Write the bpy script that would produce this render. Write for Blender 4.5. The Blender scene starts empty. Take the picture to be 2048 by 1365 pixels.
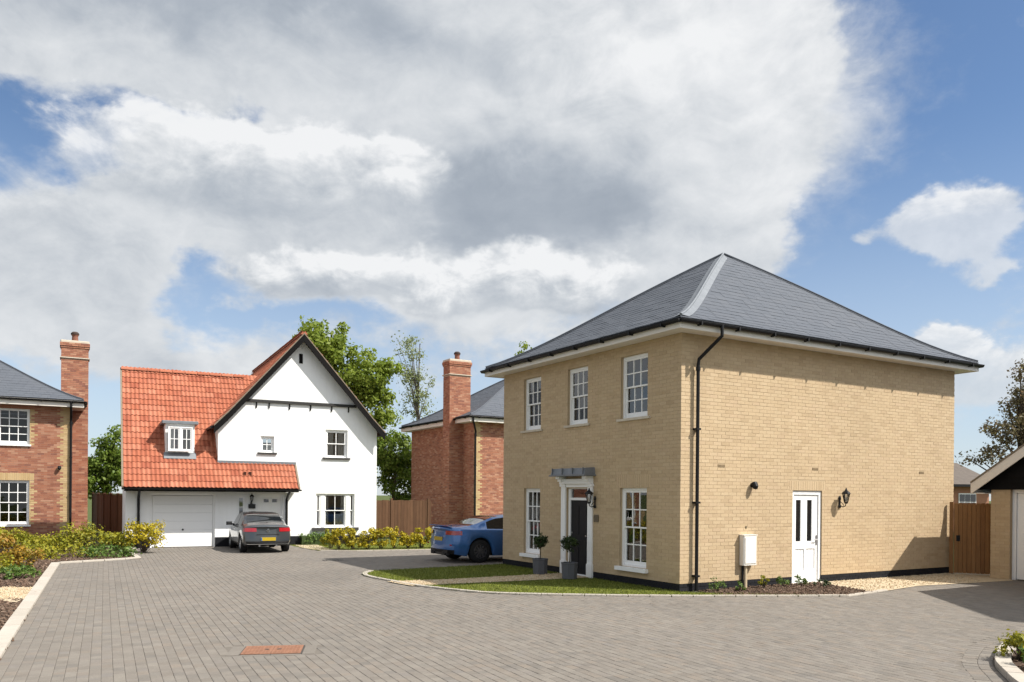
import bpy, math, random
from mathutils import Vector, Matrix, Euler, noise as mnoise
rad = math.radians
PI = math.pi
S = bpy.context.scene
COL = S.collection
rng = random.Random(7)

# ------------------------------------------------------------------ camera
EYE = 1.95
cam_d = bpy.data.cameras.new('camera')
cam = bpy.data.objects.new('camera', cam_d)
COL.objects.link(cam)
cam_d.sensor_fit = 'HORIZONTAL'
cam_d.sensor_width = 36.0
cam_d.lens = 1622.1 / 2048 * 36.0
cam_d.shift_y = (993.55 - 682.5) / 2048
cam_d.clip_start = 0.1
cam_d.clip_end = 3000
cam.matrix_world = Matrix.Translation((0, 0, EYE)) @ Matrix.Rotation(PI / 2 - 0.0022649, 4, 'X') @ Matrix.Rotation(0.00823, 4, 'Z')
S.camera = cam

# ------------------------------------------------------------------ exposure
S.view_settings.view_transform = 'Standard'
S.view_settings.look = 'None'
S.view_settings.exposure = 1.0
S.view_settings.gamma = 1.0
S.view_settings.use_curve_mapping = False
S.cycles.use_denoising = True
S.cycles.max_bounces = 8
S.cycles.transparent_max_bounces = 12
S.cycles.sample_clamp_indirect = 4.0
S.render.film_transparent = False

# ------------------------------------------------------------------ sun
SUN_EL = rad(48)
SUN_AZ = math.atan2(0.96, -0.28)          # from +Y towards +X
sund = Vector((math.sin(SUN_AZ) * math.cos(SUN_EL), math.cos(SUN_AZ) * math.cos(SUN_EL), math.sin(SUN_EL)))
sl = bpy.data.lights.new('sun', 'SUN')
sl.energy = 3.75
sl.angle = rad(0.6)
sl.color = (1.0, 0.95, 0.87)
so = bpy.data.objects.new('sun', sl)
COL.objects.link(so)
so.rotation_euler = (-sund).to_track_quat('-Z', 'Y').to_euler()


# ------------------------------------------------------------------ node helper
class NT:
    """Small wrapper: builds math node chains from python expressions."""
    def __init__(s, tree):
        s.t = tree; s.n = tree.nodes; s.l = tree.links

    def node(s, kind, ins=None, **props):
        nd = s.n.new(kind)
        for k, v in props.items():
            setattr(nd, k, v)
        for k, v in (ins or {}).items():
            s.put(nd.inputs[k], v)
        return nd

    def put(s, sock, v):
        if isinstance(v, X):
            v = v.s
        if isinstance(v, bpy.types.NodeSocket):
            s.l.new(v, sock)
        else:
            sock.default_value = v

    def math(s, op, a, b=None, c=None, clamp=False):
        nd = s.n.new('ShaderNodeMath'); nd.operation = op; nd.use_clamp = clamp
        s.put(nd.inputs[0], a)
        if b is not None: s.put(nd.inputs[1], b)
        if c is not None: s.put(nd.inputs[2], c)
        return X(s, nd.outputs[0])

    def noise(s, vec, scale, detail=4, rough=0.5, dist=0.0, col=False):
        nd = s.node('ShaderNodeTexNoise', {'Vector': vec, 'Scale': scale, 'Detail': detail, 'Roughness': rough, 'Distortion': dist})
        return nd.outputs['Color'] if col else X(s, nd.outputs['Fac'])

    def ramp(s, fac, stops, interp='LINEAR'):
        nd = s.n.new('ShaderNodeValToRGB')
        cr = nd.color_ramp; cr.interpolation = interp
        while len(cr.elements) < len(stops): cr.elements.new(0.5)
        for e, (p, c) in zip(cr.elements, stops):
            e.position = p
            e.color = (c[0], c[1], c[2], 1) if hasattr(c, '__len__') else (c, c, c, 1)
        s.put(nd.inputs[0], fac)
        return nd.outputs[0]

    def mix(s, fac, a, b, mode='MIX'):
        nd = s.n.new('ShaderNodeMix'); nd.data_type = 'RGBA'; nd.blend_type = mode
        s.put(nd.inputs[0], fac)
        for i, v in ((6, a), (7, b)):
            if isinstance(v, (tuple, list)): v = (v[0], v[1], v[2], 1)
            s.put(nd.inputs[i], v)
        return nd.outputs[2]

    def smooth(s, x, a, b):
        nd = s.n.new('ShaderNodeMapRange'); nd.interpolation_type = 'SMOOTHSTEP'
        s.put(nd.inputs[0], x); s.put(nd.inputs[1], a); s.put(nd.inputs[2], b)
        return X(s, nd.outputs[0])


class X:
    def __init__(s, nt, sock): s.nt = nt; s.s = sock
    def __add__(s, o): return s.nt.math('ADD', s, o)
    __radd__ = __add__
    def __mul__(s, o): return s.nt.math('MULTIPLY', s, o)
    __rmul__ = __mul__
    def __sub__(s, o): return s.nt.math('SUBTRACT', s, o)
    def __rsub__(s, o): return s.nt.math('SUBTRACT', o, s)
    def __truediv__(s, o): return s.nt.math('DIVIDE', s, o)


# ------------------------------------------------------------------ world: sky and clouds
world = bpy.data.worlds.new('World')
S.world = world
world.use_nodes = True
wt = world.node_tree
wt.nodes.clear()
W = NT(wt)
tc = W.node('ShaderNodeTexCoord')
sep = W.node('ShaderNodeSeparateXYZ', {0: tc.outputs['Generated']})
dx, dy, dz = (X(W, sep.outputs[i]) for i in range(3))
az = W.math('ARCTAN2', dx, dy)
el = W.math('ARCSINE', dz)
sky = W.node('ShaderNodeTexSky')
sky.sky_type = 'NISHITA'
sky.sun_disc = False
sky.sun_elevation = SUN_EL
sky.sun_rotation = SUN_AZ
sky.air_density = 1.0
sky.dust_density = 0.25
sky.ozone_density = 4.5
SKY_STRENGTH = 0.064
# warped angular coordinates for the cloud layout
comb = W.node('ShaderNodeCombineXYZ', {0: az, 1: el * 1.5, 2: 0.0})
P0 = comb.outputs[0]
def offs(vec, o):
    nd = W.node('ShaderNodeVectorMath', {0: vec, 1: o}, operation='ADD'); return nd.outputs[0]
w1 = W.noise(P0, 6.0, 5, 0.55); w2 = W.noise(offs(P0, (3.1, 7.7, 1.3)), 6.0, 5, 0.55)
azw = az + (w1 - 0.5) * 0.17
elw = el + (w2 - 0.5) * 0.13
def px2ang(x, y):
    a = math.atan((x - 1024) / 1622.0)
    hz = 993.5 + (x - 1024) * 0.0082
    return a, math.atan((hz - y) / 1622.0 * math.cos(a))
def blob(x, y, rx, ry, amp):
    a, e = px2ang(x, y)
    u = (azw - a) * (1622.0 / rx); v = (elw - e) * (1622.0 / ry)
    return W.math('EXPONENT', (u * u + v * v) * -1.0) * amp
def total(lst):
    t = None
    for b in lst:
        g = blob(*b); t = g if t is None else t + g
    return t
cover = total([
    # cloud (+) and blue gaps (-) in view
    (880, 200, 820, 300, 1.0), (1300, 150, 330, 260, 0.75), (1330, 420, 230, 150, 0.55), (420, 400, 330, 140, 0.75),
    (760, 500, 420, 110, 0.6), (60, 60, 420, 150, 0.8), (90, 500, 190, 130, 0.65), (300, 705, 420, 46, 0.42), (950, 640, 330, 60, 0.45),
    (1640, 60, 60, 70, 0.35), (1560, 200, 90, 130, 0.45), (1460, 440, 90, 110, 0.7), (90, 640, 280, 70, 0.45), (1990, 640, 200, 60, 0.2),
    (70, 290, 175, 66, -1.7), (300, 225, 150, 30, -1.25), (510, 212, 80, 30, -1.1), (405, 545, 50, 80, -0.9), (1850, 200, 210, 230, -0.9), (1785, 190, 95, 210, -0.8), (1640, 420, 90, 120, -0.5),
    (600, 640, 240, 34, -0.6), (1700, 600, 140, 70, -0.35), (1250, 600, 70, 50, -0.25),
])
# the rest of the dome has scattered clouds, denser and whiter to lift the shade
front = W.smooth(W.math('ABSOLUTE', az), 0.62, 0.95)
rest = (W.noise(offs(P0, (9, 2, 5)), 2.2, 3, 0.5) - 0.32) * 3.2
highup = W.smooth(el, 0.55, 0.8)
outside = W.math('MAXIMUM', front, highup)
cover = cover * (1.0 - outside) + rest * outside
fb = W.noise(P0, 6.0, 8, 0.55, 0.2)
fb2 = W.noise(offs(P0, (1.7, 4.4, 2.0)), 24.0, 6, 0.60)
fb3 = W.noise(offs(P0, (5.7, 1.4, 6.0)), 70.0, 4, 0.6)
fb4 = W.noise(offs(P0, (2.7, 8.4, 1.0)), 13.0, 7, 0.62, 0.5)
fb4s = W.noise(offs(P0, (2.7 + 0.014, 8.4 + 0.026, 1.0)), 13.0, 7, 0.62, 0.5)
fbs = W.noise(offs(P0, (0.04, 0.055, 0.0)), 6.0, 8, 0.55, 0.2)
relief = (fb - fbs) * 0.6 + (fb4 - fb4s) * 0.48
grit = (fb - 0.5) * 1.7 + (fb2 - 0.5) * 0.70 + (fb3 - 0.5) * 0.30
grit2 = (fb4 - 0.5) * 1.7 + (fb2 - 0.5) * 0.9 + (fb3 - 0.5) * 0.5
dens = cover + grit
alpha = W.smooth(dens, 0.02, 0.62)
lumi = 0.66 + relief + (fb2 - 0.5) * 0.12 - W.smooth(dens, 0.9, 2.1) * 0.22
# billows, far to near: each has a crisp sunlit top and a grey base
def billow(lumi, alpha, blobs, top, base, a0, a1, lo=0.26, hi=0.70, g=1.0, noise=0.75, soft=0.45, rel=1.0):
    """blobs give its extent; brightness falls from `top` at pixel height a0 to `base` at a1"""
    m = total(blobs) + grit2 * (0.46 * noise)
    e0 = px2ang(1024, a0)[1]; e1 = px2ang(1024, a1)[1]
    k = W.smooth(elw + (fb2 - 0.5) * 0.06 + (fb4 - 0.5) * 0.09, e1, e0)
    al = W.smooth(m, lo, hi) * (k * (1.0 - soft) + soft) * g * (1.0 - outside)
    L = k * (top - base) + base + relief * rel + (fb2 - 0.5) * 0.14
    return lumi * (1.0 - al) + L * al, 1.0 - (1.0 - alpha) * (1.0 - al)
lumi, alpha = billow(lumi, alpha, [(320, 50, 360, 100, 1.1), (60, 60, 200, 90, 0.8), (650, 60, 240, 90, 0.7)], 0.14, 0.62, 30, 230, 0.10, 0.85, soft=0.95)
lumi, alpha = billow(lumi, alpha, [(820, 110, 330, 110, 0.9)], 0.46, 0.66, 60, 260, 0.05, 0.9, 0.9, soft=1.0)
lumi, alpha = billow(lumi, alpha, [(1380, 170, 330, 190, 0.95), (1500, 230, 130, 150, 0.6), (1420, 430, 130, 110, 0.75)], 0.94, 0.74, 60, 420, 0.10, 0.85, 0.9, soft=0.8)
lumi, alpha = billow(lumi, alpha, [(1050, 385, 230, 95, 1.1), (1190, 440, 150, 70, 0.6), (960, 450, 140, 60, 0.6)], 0.42, 0.14, 260, 430, 0.10, 1.05, 0.97, soft=1.0, rel=0.5)
lumi, alpha = billow(lumi, alpha, [(40, 460, 110, 105, 1.0), (150, 510, 110, 90, 0.8), (250, 580, 130, 60, 0.75)], 1.02, 0.46, 350, 560, 0.25, 0.75, 0.92, soft=0.6)
lumi, alpha = billow(lumi, alpha, [(500, 345, 270, 82, 1.05), (310, 330, 140, 70, 0.7), (760, 372, 120, 56, 0.85)], 1.24, 0.36, 290, 450, 0.24, 0.62, 1.0, soft=0.5)
lumi, alpha = billow(lumi, alpha, [(620, 555, 190, 50, 1.05), (900, 565, 250, 58, 1.05), (1130, 575, 140, 50, 0.75)], 1.18, 0.30, 508, 610, 0.24, 0.66, 0.96, soft=0.55)
lumi, alpha = billow(lumi, alpha, [(1850, 450, 80, 60, 1.1), (1970, 440, 90, 62, 1.1), (1690, 484, 46, 26, 0.55), (2000, 535, 46, 18, 0.6)], 1.16, 0.78, 395, 520, 0.34, 0.74, 0.97, noise=1.0, soft=0.75)
lumi, alpha = billow(lumi, alpha, [(1930, 720, 150, 66, 1.3), (1850, 690, 60, 40, 0.6)], 1.16, 0.66, 650, 770, 0.34, 0.70, 0.97, noise=1.0, soft=0.75)
cosg = dx * sund.x + dy * sund.y + dz * sund.z
lumi = lumi + outside * 0.10  # clouds out of view whitened to add fill light
ccol = W.ramp(lumi, [(0.0, (0.165, 0.188, 0.220)), (0.30, (0.225, 0.247, 0.276)), (0.62, (0.335, 0.350, 0.366)), (1.0, (0.450, 0.455, 0.460))])
# thin milky veil low down
veil = W.smooth(el, 0.42, 0.02) * 0.62
bg_sky = W.node('ShaderNodeBackground', {0: sky.outputs[0], 1: SKY_STRENGTH})
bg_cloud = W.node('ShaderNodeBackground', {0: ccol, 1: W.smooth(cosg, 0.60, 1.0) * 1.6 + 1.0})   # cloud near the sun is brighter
bg_veil = W.node('ShaderNodeBackground', {0: (0.33, 0.375, 0.43, 1), 1: 1.0})
m1 = W.node('ShaderNodeMixShader', {0: veil, 1: bg_sky.outputs[0], 2: bg_veil.outputs[0]})
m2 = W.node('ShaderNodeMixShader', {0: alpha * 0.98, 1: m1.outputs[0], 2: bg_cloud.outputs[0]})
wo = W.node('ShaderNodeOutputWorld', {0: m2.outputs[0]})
for nd in [n for n in wt.nodes if n.bl_idname == 'ShaderNodeMix']:
    if not nd.outputs[2].links: wt.nodes.remove(nd)
world.cycles.sampling_method = 'MANUAL'
world.cycles.sample_map_resolution = 512


# ------------------------------------------------------------------ materials
MATS = {}
def new_mat(name):
    m = bpy.data.materials.new(name); m.use_nodes = True
    m.node_tree.nodes.clear()
    return m, NT(m.node_tree)

def rnd_value(n):
    a = n.node('ShaderNodeAttribute', attribute_name='rnd')
    oi = n.node('ShaderNodeObjectInfo')
    return n.math('FRACT', X(n, a.outputs['Fac']) + X(n, oi.outputs['Random']))

def surf(name, stops, rough=0.8, spec=0.3, metal=0.0, mottle=0.25, mscale=3.0, bump=0.0, bscale=60.0, big=0.0, sheet=None, coat=0.0, vary=True, streak=None, grain=None, spots=False):
    """General surface: a colour per piece from the ramp, noise mottling, optional bump, optional large patches."""
    if name in MATS: return MATS[name]
    m, n = new_mat(name)
    geo = n.node('ShaderNodeNewGeometry')
    pos = geo.outputs['Position']
    if len(stops) == 1: base = n.ramp(0.5, [(0, stops[0]), (1, stops[0])])
    else:
        v = rnd_value(n) if vary else n.noise(pos, mscale * 0.4, 4, 0.6)
        k = len(stops) - 1
        base = n.ramp(v, [(i / k, c) for i, c in enumerate(stops)])
    if mottle:
        mo = n.noise(pos, mscale, 6, 0.6)
        fine = n.noise(pos, mscale * 9, 4, 0.6)
        val = (mo - 0.5) * (mottle * 1.6) + (fine - 0.5) * mottle + 1.0
        base = n.mix(1.0, base, n.node('ShaderNodeCombineXYZ', {0: val, 1: val, 2: val}).outputs[0], 'MULTIPLY')
    if big:
        bn = n.noise(pos, 0.45, 4, 0.6)
        val = (bn - 0.5) * big * 2 + 1.0
        base = n.mix(1.0, base, n.node('ShaderNodeCombineXYZ', {0: val, 1: val, 2: val}).outputs[0], 'MULTIPLY')
    if spots:
        pn = n.noise(pos, 1.3, 3, 0.7)
        sp = n.noise(pos, 7.0, 2, 0.5)
        base = n.mix(n.smooth(sp, 0.70, 0.78) * n.smooth(pn, 0.48, 0.62) * 0.38, base, (.055, .05, .045))
        tn = n.noise(pos, 0.16, 3, 0.55, 1.2)
        base = n.mix(n.smooth(tn, 0.52, 0.72) * 0.28, base, (.105, .098, .09))
    if streak:
        mp = n.node('ShaderNodeMapping', {0: pos}); mp.inputs['Scale'].default_value = (7, 7, 0.5)
        sn = n.noise(mp.outputs[0], 1.0, 5, 0.6)
        base = n.mix(n.smooth(sn, 0.45, 0.8) * streak[0], base, streak[1])
    if grain:
        mp = n.node('ShaderNodeMapping', {0: pos}); mp.inputs['Scale'].default_value = grain
        gn = n.noise(mp.outputs[0], 1.0, 5, 0.65, 0.6)
        val = (gn - 0.5) * 0.8 + 1.0
        base = n.mix(1.0, base, n.node('ShaderNodeCombineXYZ', {0: val, 1: val, 2: val}).outputs[0], 'MULTIPLY')
    bs = n.node('ShaderNodeBsdfPrincipled', {'Base Color': base, 'Roughness': rough, 'Metallic': metal, 'Specular IOR Level': spec, 'Coat Weight': coat})
    if coat: bs.inputs['Coat Roughness'].default_value = 0.03
    if bump:
        bn = n.noise(pos, bscale, 5, 0.65)
        bp = n.node('ShaderNodeBump', {'Height': bn.s, 'Strength': bump, 'Distance': 0.01})
        n.put(bs.inputs['Normal'], bp.outputs[0])
    n.node('ShaderNodeOutputMaterial', {0: bs.outputs[0]})
    MATS[name] = m
    return m

def leaf_mat(name, stops, trans=0.35, rough=0.55):
    m, n = new_mat(name)
    base = n.ramp(rnd_value(n), [(i / (len(stops) - 1), c) for i, c in enumerate(stops)])
    bs = n.node('ShaderNodeBsdfPrincipled', {'Base Color': base, 'Roughness': rough, 'Specular IOR Level': 0.3})
    tr = n.node('ShaderNodeBsdfTranslucent', {'Color': base})
    mx = n.node('ShaderNodeMixShader', {0: trans, 1: bs.outputs[0], 2: tr.outputs[0]})
    n.node('ShaderNodeOutputMaterial', {0: mx.outputs[0]})
    MATS[name] = m
    return m

def glass_mat(name, refl=0.05, tint=0.85):
    m, n = new_mat(name)
    fr = n.node('ShaderNodeFresnel', {'IOR': 1.52})
    geo = n.node('ShaderNodeNewGeometry')
    nz = n.noise(geo.outputs['Position'], 1.4, 2, 0.5)
    bp = n.node('ShaderNodeBump', {'Height': nz.s, 'Strength': 0.06, 'Distance': 0.05})
    tr = n.node('ShaderNodeBsdfTransparent', {0: (tint, tint * 1.01, tint, 1)})
    gl = n.node('ShaderNodeBsdfGlossy', {'Color': (1, 1, 1, 1), 'Roughness': 0.01, 'Normal': bp.outputs[0]})
    mx = n.node('ShaderNodeMixShader', {0: n.math('ADD', X(n, fr.outputs[0]) * 1.15, refl, clamp=True), 1: tr.outputs[0], 2: gl.outputs[0]})
    n.node('ShaderNodeOutputMaterial', {0: mx.outputs[0]})
    MATS[name] = m
    return m

M = {}
M['yellow_brick'] = surf('yellow_brick', [(.455, .342, .213), (.478, .362, .228), (.484, .371, .236), (.466, .350, .220), (.494, .380, .244), (.476, .356, .230), (.424, .316, .196), (.488, .370, .234)], .9, .15, mottle=.11, mscale=4, bump=.25, bscale=90, big=.10)
M['yellow_mortar'] = surf('yellow_mortar', [(.435, .335, .218)], .95, .1, mottle=.2, mscale=6, bump=.3, bscale=120)
M['red_brick'] = surf('red_brick', [(.290, .125, .078), (.345, .150, .092), (.265, .110, .072), (.380, .185, .118), (.315, .138, .086), (.420, .235, .155), (.280, .118, .078), (.220, .098, .072)], .9, .15, mottle=.25, mscale=5, bump=.25, bscale=90, big=.1)
M['red_mortar'] = surf('red_mortar', [(.38, .285, .21)], .95, .1, mottle=.2, mscale=6)
M['buff_brick'] = surf('buff_brick', [(.46, .33, .17), (.50, .365, .20), (.43, .30, .15), (.52, .39, .22)], .9, .15, mottle=.18, mscale=5, bump=.25, bscale=90)
M['blue_brick'] = surf('blue_brick', [(.013, .0135, .016), (.018, .018, .021), (.015, .015, .019)], .8, .15, mottle=.3, mscale=6)
M['slate'] = surf('slate', [(.086, .095, .112), (.092, .101, .118), (.088, .097, .114), (.096, .104, .120), (.090, .099, .116)], .70, .14, mottle=.12, mscale=5, bump=.12, bscale=70, big=.08)
M['lead'] = surf('lead', [(.165, .178, .194)], .50, .4, metal=.2, mottle=.3, mscale=4, streak=(.3, (.27, .285, .30)))
M['white_paint'] = surf('white_paint', [(.82, .82, .81)], .45, .4, mottle=.03, mscale=3)
M['fascia_paint'] = surf('fascia_paint', [(.72, .68, .62)], .5, .35, mottle=.06, mscale=3, streak=(.12, (.5, .46, .4)))
M['white_render'] = surf('white_render', [(.82, .82, .81)], .92, .15, mottle=.05, mscale=1.6, bump=.25, bscale=40, streak=(.20, (.60, .59, .55)))
M['stone'] = surf('stone', [(.50, .44, .35), (.54, .48, .39)], .85, .2, mottle=.2, mscale=6, bump=.2, bscale=80)
M['black_plastic'] = surf('black_plastic', [(.009, .009, .010)], .5, .22, mottle=.1)
M['black_timber'] = surf('black_timber', [(.009, .0085, .0085), (.012, .011, .011)], .9, .08, mottle=.3, mscale=8)
M['grey_timber'] = surf('grey_timber', [(.115, .105, .095)], .75, .25, mottle=.25, mscale=8)
M['vent_clay'] = surf('vent_clay', [(.27, .20, .12)], .8, .2, mottle=.25, mscale=12)
M['jetty'] = surf('jetty', [(.045, .043, .042)], .85, .15, mottle=.25, mscale=8)
M['orange_tile'] = surf('orange_tile', [(.295, .092, .050), (.338, .114, .064), (.368, .132, .076), (.262, .078, .044), (.322, .106, .060), (.392, .152, .092), (.302, .100, .060)], .82, .2, mottle=.3, mscale=6, big=.12, bump=.2, bscale=60)
M['tile_bed'] = surf('tile_bed', [(.05, .022, .015)], .9, .1, mottle=.2)
M['verge_mortar'] = surf('verge_mortar', [(.20, .165, .125)], .95, .1, mottle=.3, mscale=8)
M['dark_door'] = surf('dark_door', [(.010, .011, .013)], .5, .2, mottle=.05)
M['room_dark'] = surf('room_dark', [(.045, .042, .038)], .9, .1, mottle=.2)
M['curtain'] = surf('curtain', [(.70, .69, .66), (.62, .61, .59)], .9, .1, mottle=.06, grain=(14, 14, .3))
M['paver'] = surf('paver', [(.156, .139, .120), (.178, .160, .139), (.166, .148, .129), (.190, .171, .148), (.146, .133, .118), (.184, .158, .132), (.170, .155, .140)], .92, .18, mottle=.24, mscale=5, spots=True, big=.14, bump=.3, bscale=110)
M['joint_sand'] = surf('joint_sand', [(.142, .127, .110)], .95, .1, mottle=.3, mscale=9)
M['kerb'] = surf('kerb', [(.36, .325, .275), (.41, .375, .325), (.38, .34, .29)], .9, .2, mottle=.2, mscale=6, bump=.25, bscale=90)
M['gravel'] = surf('gravel', [(.46, .36, .23), (.52, .42, .28), (.40, .30, .19), (.56, .47, .34)], .95, .1, mottle=.35, mscale=9, vary=True, bump=.5, bscale=60)
M['gravel_sheet'] = surf('gravel_sheet', [(.41, .335, .23), (.48, .40, .285)], .95, .1, mottle=.5, mscale=14, vary=False, bump=.6, bscale=70)
M['soil'] = surf('soil', [(.055, .038, .028), (.085, .060, .044)], .95, .1, mottle=.5, mscale=8, vary=False, bump=.6, bscale=40)
M['bark'] = surf('bark', [(.105, .066, .046), (.15, .100, .072), (.075, .05, .037), (.20, .145, .108), (.13, .084, .061)], .95, .1, mottle=.3, mscale=12)
M['ground'] = surf('ground', [(.060, .080, .024), (.080, .095, .035)], .95, .1, mottle=.4, mscale=2, vary=False, big=.2)
M['turf'] = surf('turf', [(.085, .115, .018), (.125, .140, .024), (.070, .105, .016)], .95, .1, mottle=.45, mscale=9, vary=False, big=.25, bump=.5, bscale=50)
M['grass'] = leaf_mat('grass', [(.075, .110, .014), (.12, .145, .02), (.16, .165, .03), (.095, .125, .016)], .3)
M['iron'] = surf('iron', [(.235, .115, .070)], .8, .3, metal=.0, mottle=.45, mscale=9, bump=.4, bscale=60, streak=(.4, (.16, .085, .06)))
M['iron_dark'] = surf('iron_dark', [(.05, .045, .04)], .7, .4, mottle=.3)
M['concrete'] = surf('concrete', [(.235, .225, .205), (.26, .25, .23)], .92, .15, mottle=.25, mscale=7)
M['fence_wood'] = surf('fence_wood', [(.092, .046, .024), (.112, .058, .031), (.076, .038, .020), (.100, .052, .028)], .8, .2, mottle=.2, mscale=4, grain=(16, 16, 1.2))
M['gate_wood'] = surf('gate_wood', [(.235, .120, .046), (.275, .148, .060), (.20, .098, .038), (.255, .134, .054)], .7, .25, mottle=.2, mscale=4, grain=(16, 16, 1.0))
M['trunk'] = surf('trunk', [(.085, .066, .048)], .95, .1, mottle=.4, mscale=9, bump=.6, bscale=25)
M['birch_trunk'] = surf('birch_trunk', [(.13, .115, .095)], .9, .1, mottle=.4, mscale=9)
M['leaf_tree'] = leaf_mat('leaf_tree', [(.165, .225, .026), (.220, .285, .036), (.280, .335, .058), (.120, .175, .022), (.245, .310, .044)], .5)
M['leaf_dark'] = leaf_mat('leaf_dark', [(.110, .180, .022), (.165, .240, .032), (.210, .270, .044), (.085, .130, .020)], .45)
M['leaf_birch'] = leaf_mat('leaf_birch', [(.24, .28, .12), (.30, .33, .15), (.19, .23, .09)], .5)
M['leaf_copper'] = leaf_mat('leaf_copper', [(.21, .145, .085), (.16, .13, .07), (.23, .20, .08), (.125, .095, .08), (.25, .22, .11)], .5)
M['leaf_yellow'] = leaf_mat('leaf_yellow', [(.34, .275, .012), (.44, .34, .014), (.26, .235, .014), (.50, .38, .02), (.17, .18, .016)], .3)
M['leaf_lime'] = leaf_mat('leaf_lime', [(.23, .235, .016), (.30, .275, .02), (.16, .185, .016), (.36, .30, .02)], .3)
M['leaf_orange'] = leaf_mat('leaf_orange', [(.30, .15, .018), (.24, .17, .018), (.36, .20, .02), (.14, .14, .02)], .3)
M['leaf_green'] = leaf_mat('leaf_green', [(.070, .135, .022), (.105, .180, .030), (.150, .220, .045), (.055, .10, .018)], .3)
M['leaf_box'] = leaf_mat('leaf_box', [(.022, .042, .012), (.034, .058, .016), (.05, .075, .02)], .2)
M['planter'] = surf('planter', [(.085, .088, .098)], .65, .35, mottle=.25, mscale=7)
M['tyre'] = surf('tyre', [(.014, .014, .015)], .8, .25, mottle=.2)
M['rim_dark'] = surf('rim_dark', [(.10, .10, .11)], .35, .5, metal=.6, mottle=.05)
M['rim_silver'] = surf('rim_silver', [(.40, .41, .42)], .3, .5, metal=.8, mottle=.05)
M['car_grey'] = surf('car_grey', [(.042, .048, .053)], .28, .6, metal=.35, mottle=.04, coat=1.0)
M['car_blue'] = surf('car_blue', [(.036, .140, .390)], .3, .6, metal=.35, mottle=.04, coat=1.0)
M['car_black'] = surf('car_black', [(.012, .012, .013)], .5, .4, mottle=.05)
M['car_glass'] = surf('car_glass', [(.010, .012, .014)], .03, .8, mottle=0, coat=.5)
M['chrome'] = surf('chrome', [(.62, .63, .64)], .15, .5, metal=1.0, mottle=0)
M['lamp_red'] = surf('lamp_red', [(.32, .008, .014)], .12, .6, mottle=0, coat=1.0)
M['lamp_amber'] = surf('lamp_amber', [(.55, .14, .02)], .12, .6, mottle=0, coat=1.0)
M['plate_yellow'] = surf('plate_yellow', [(.42, .29, .012)], .4, .4, mottle=.04)
M['meter_white'] = surf('meter_white', [(.74, .71, .65)], .5, .35, mottle=.04)
M['pipe_beige'] = surf('pipe_beige', [(.56, .45, .30)], .5, .3, mottle=.05)
M['steel'] = surf('steel', [(.45, .45, .46)], .3, .5, metal=.8, mottle=.05)
M['bronze'] = surf('bronze', [(.12, .095, .06)], .5, .4, metal=.3, mottle=.2)
M['pot_clay'] = surf('pot_clay', [(.19, .085, .06)], .85, .2, mottle=.25)
M['pot_dark'] = surf('pot_dark', [(.05, .035, .03)], .85, .2, mottle=.25)
M['glass'] = glass_mat('glass')
M['glass_dark'] = glass_mat('glass_dark', .0, .42)
M['brown_tile'] = surf('brown_tile', [(.105, .088, .075), (.13, .11, .095)], .85, .2, mottle=.4, mscale=4)
M['lamp_glass'] = glass_mat('lamp_glass', .05, .8)
M['sill_dark'] = surf('sill_dark', [(.045, .043, .042)], .7, .3, mottle=.2)


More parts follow.
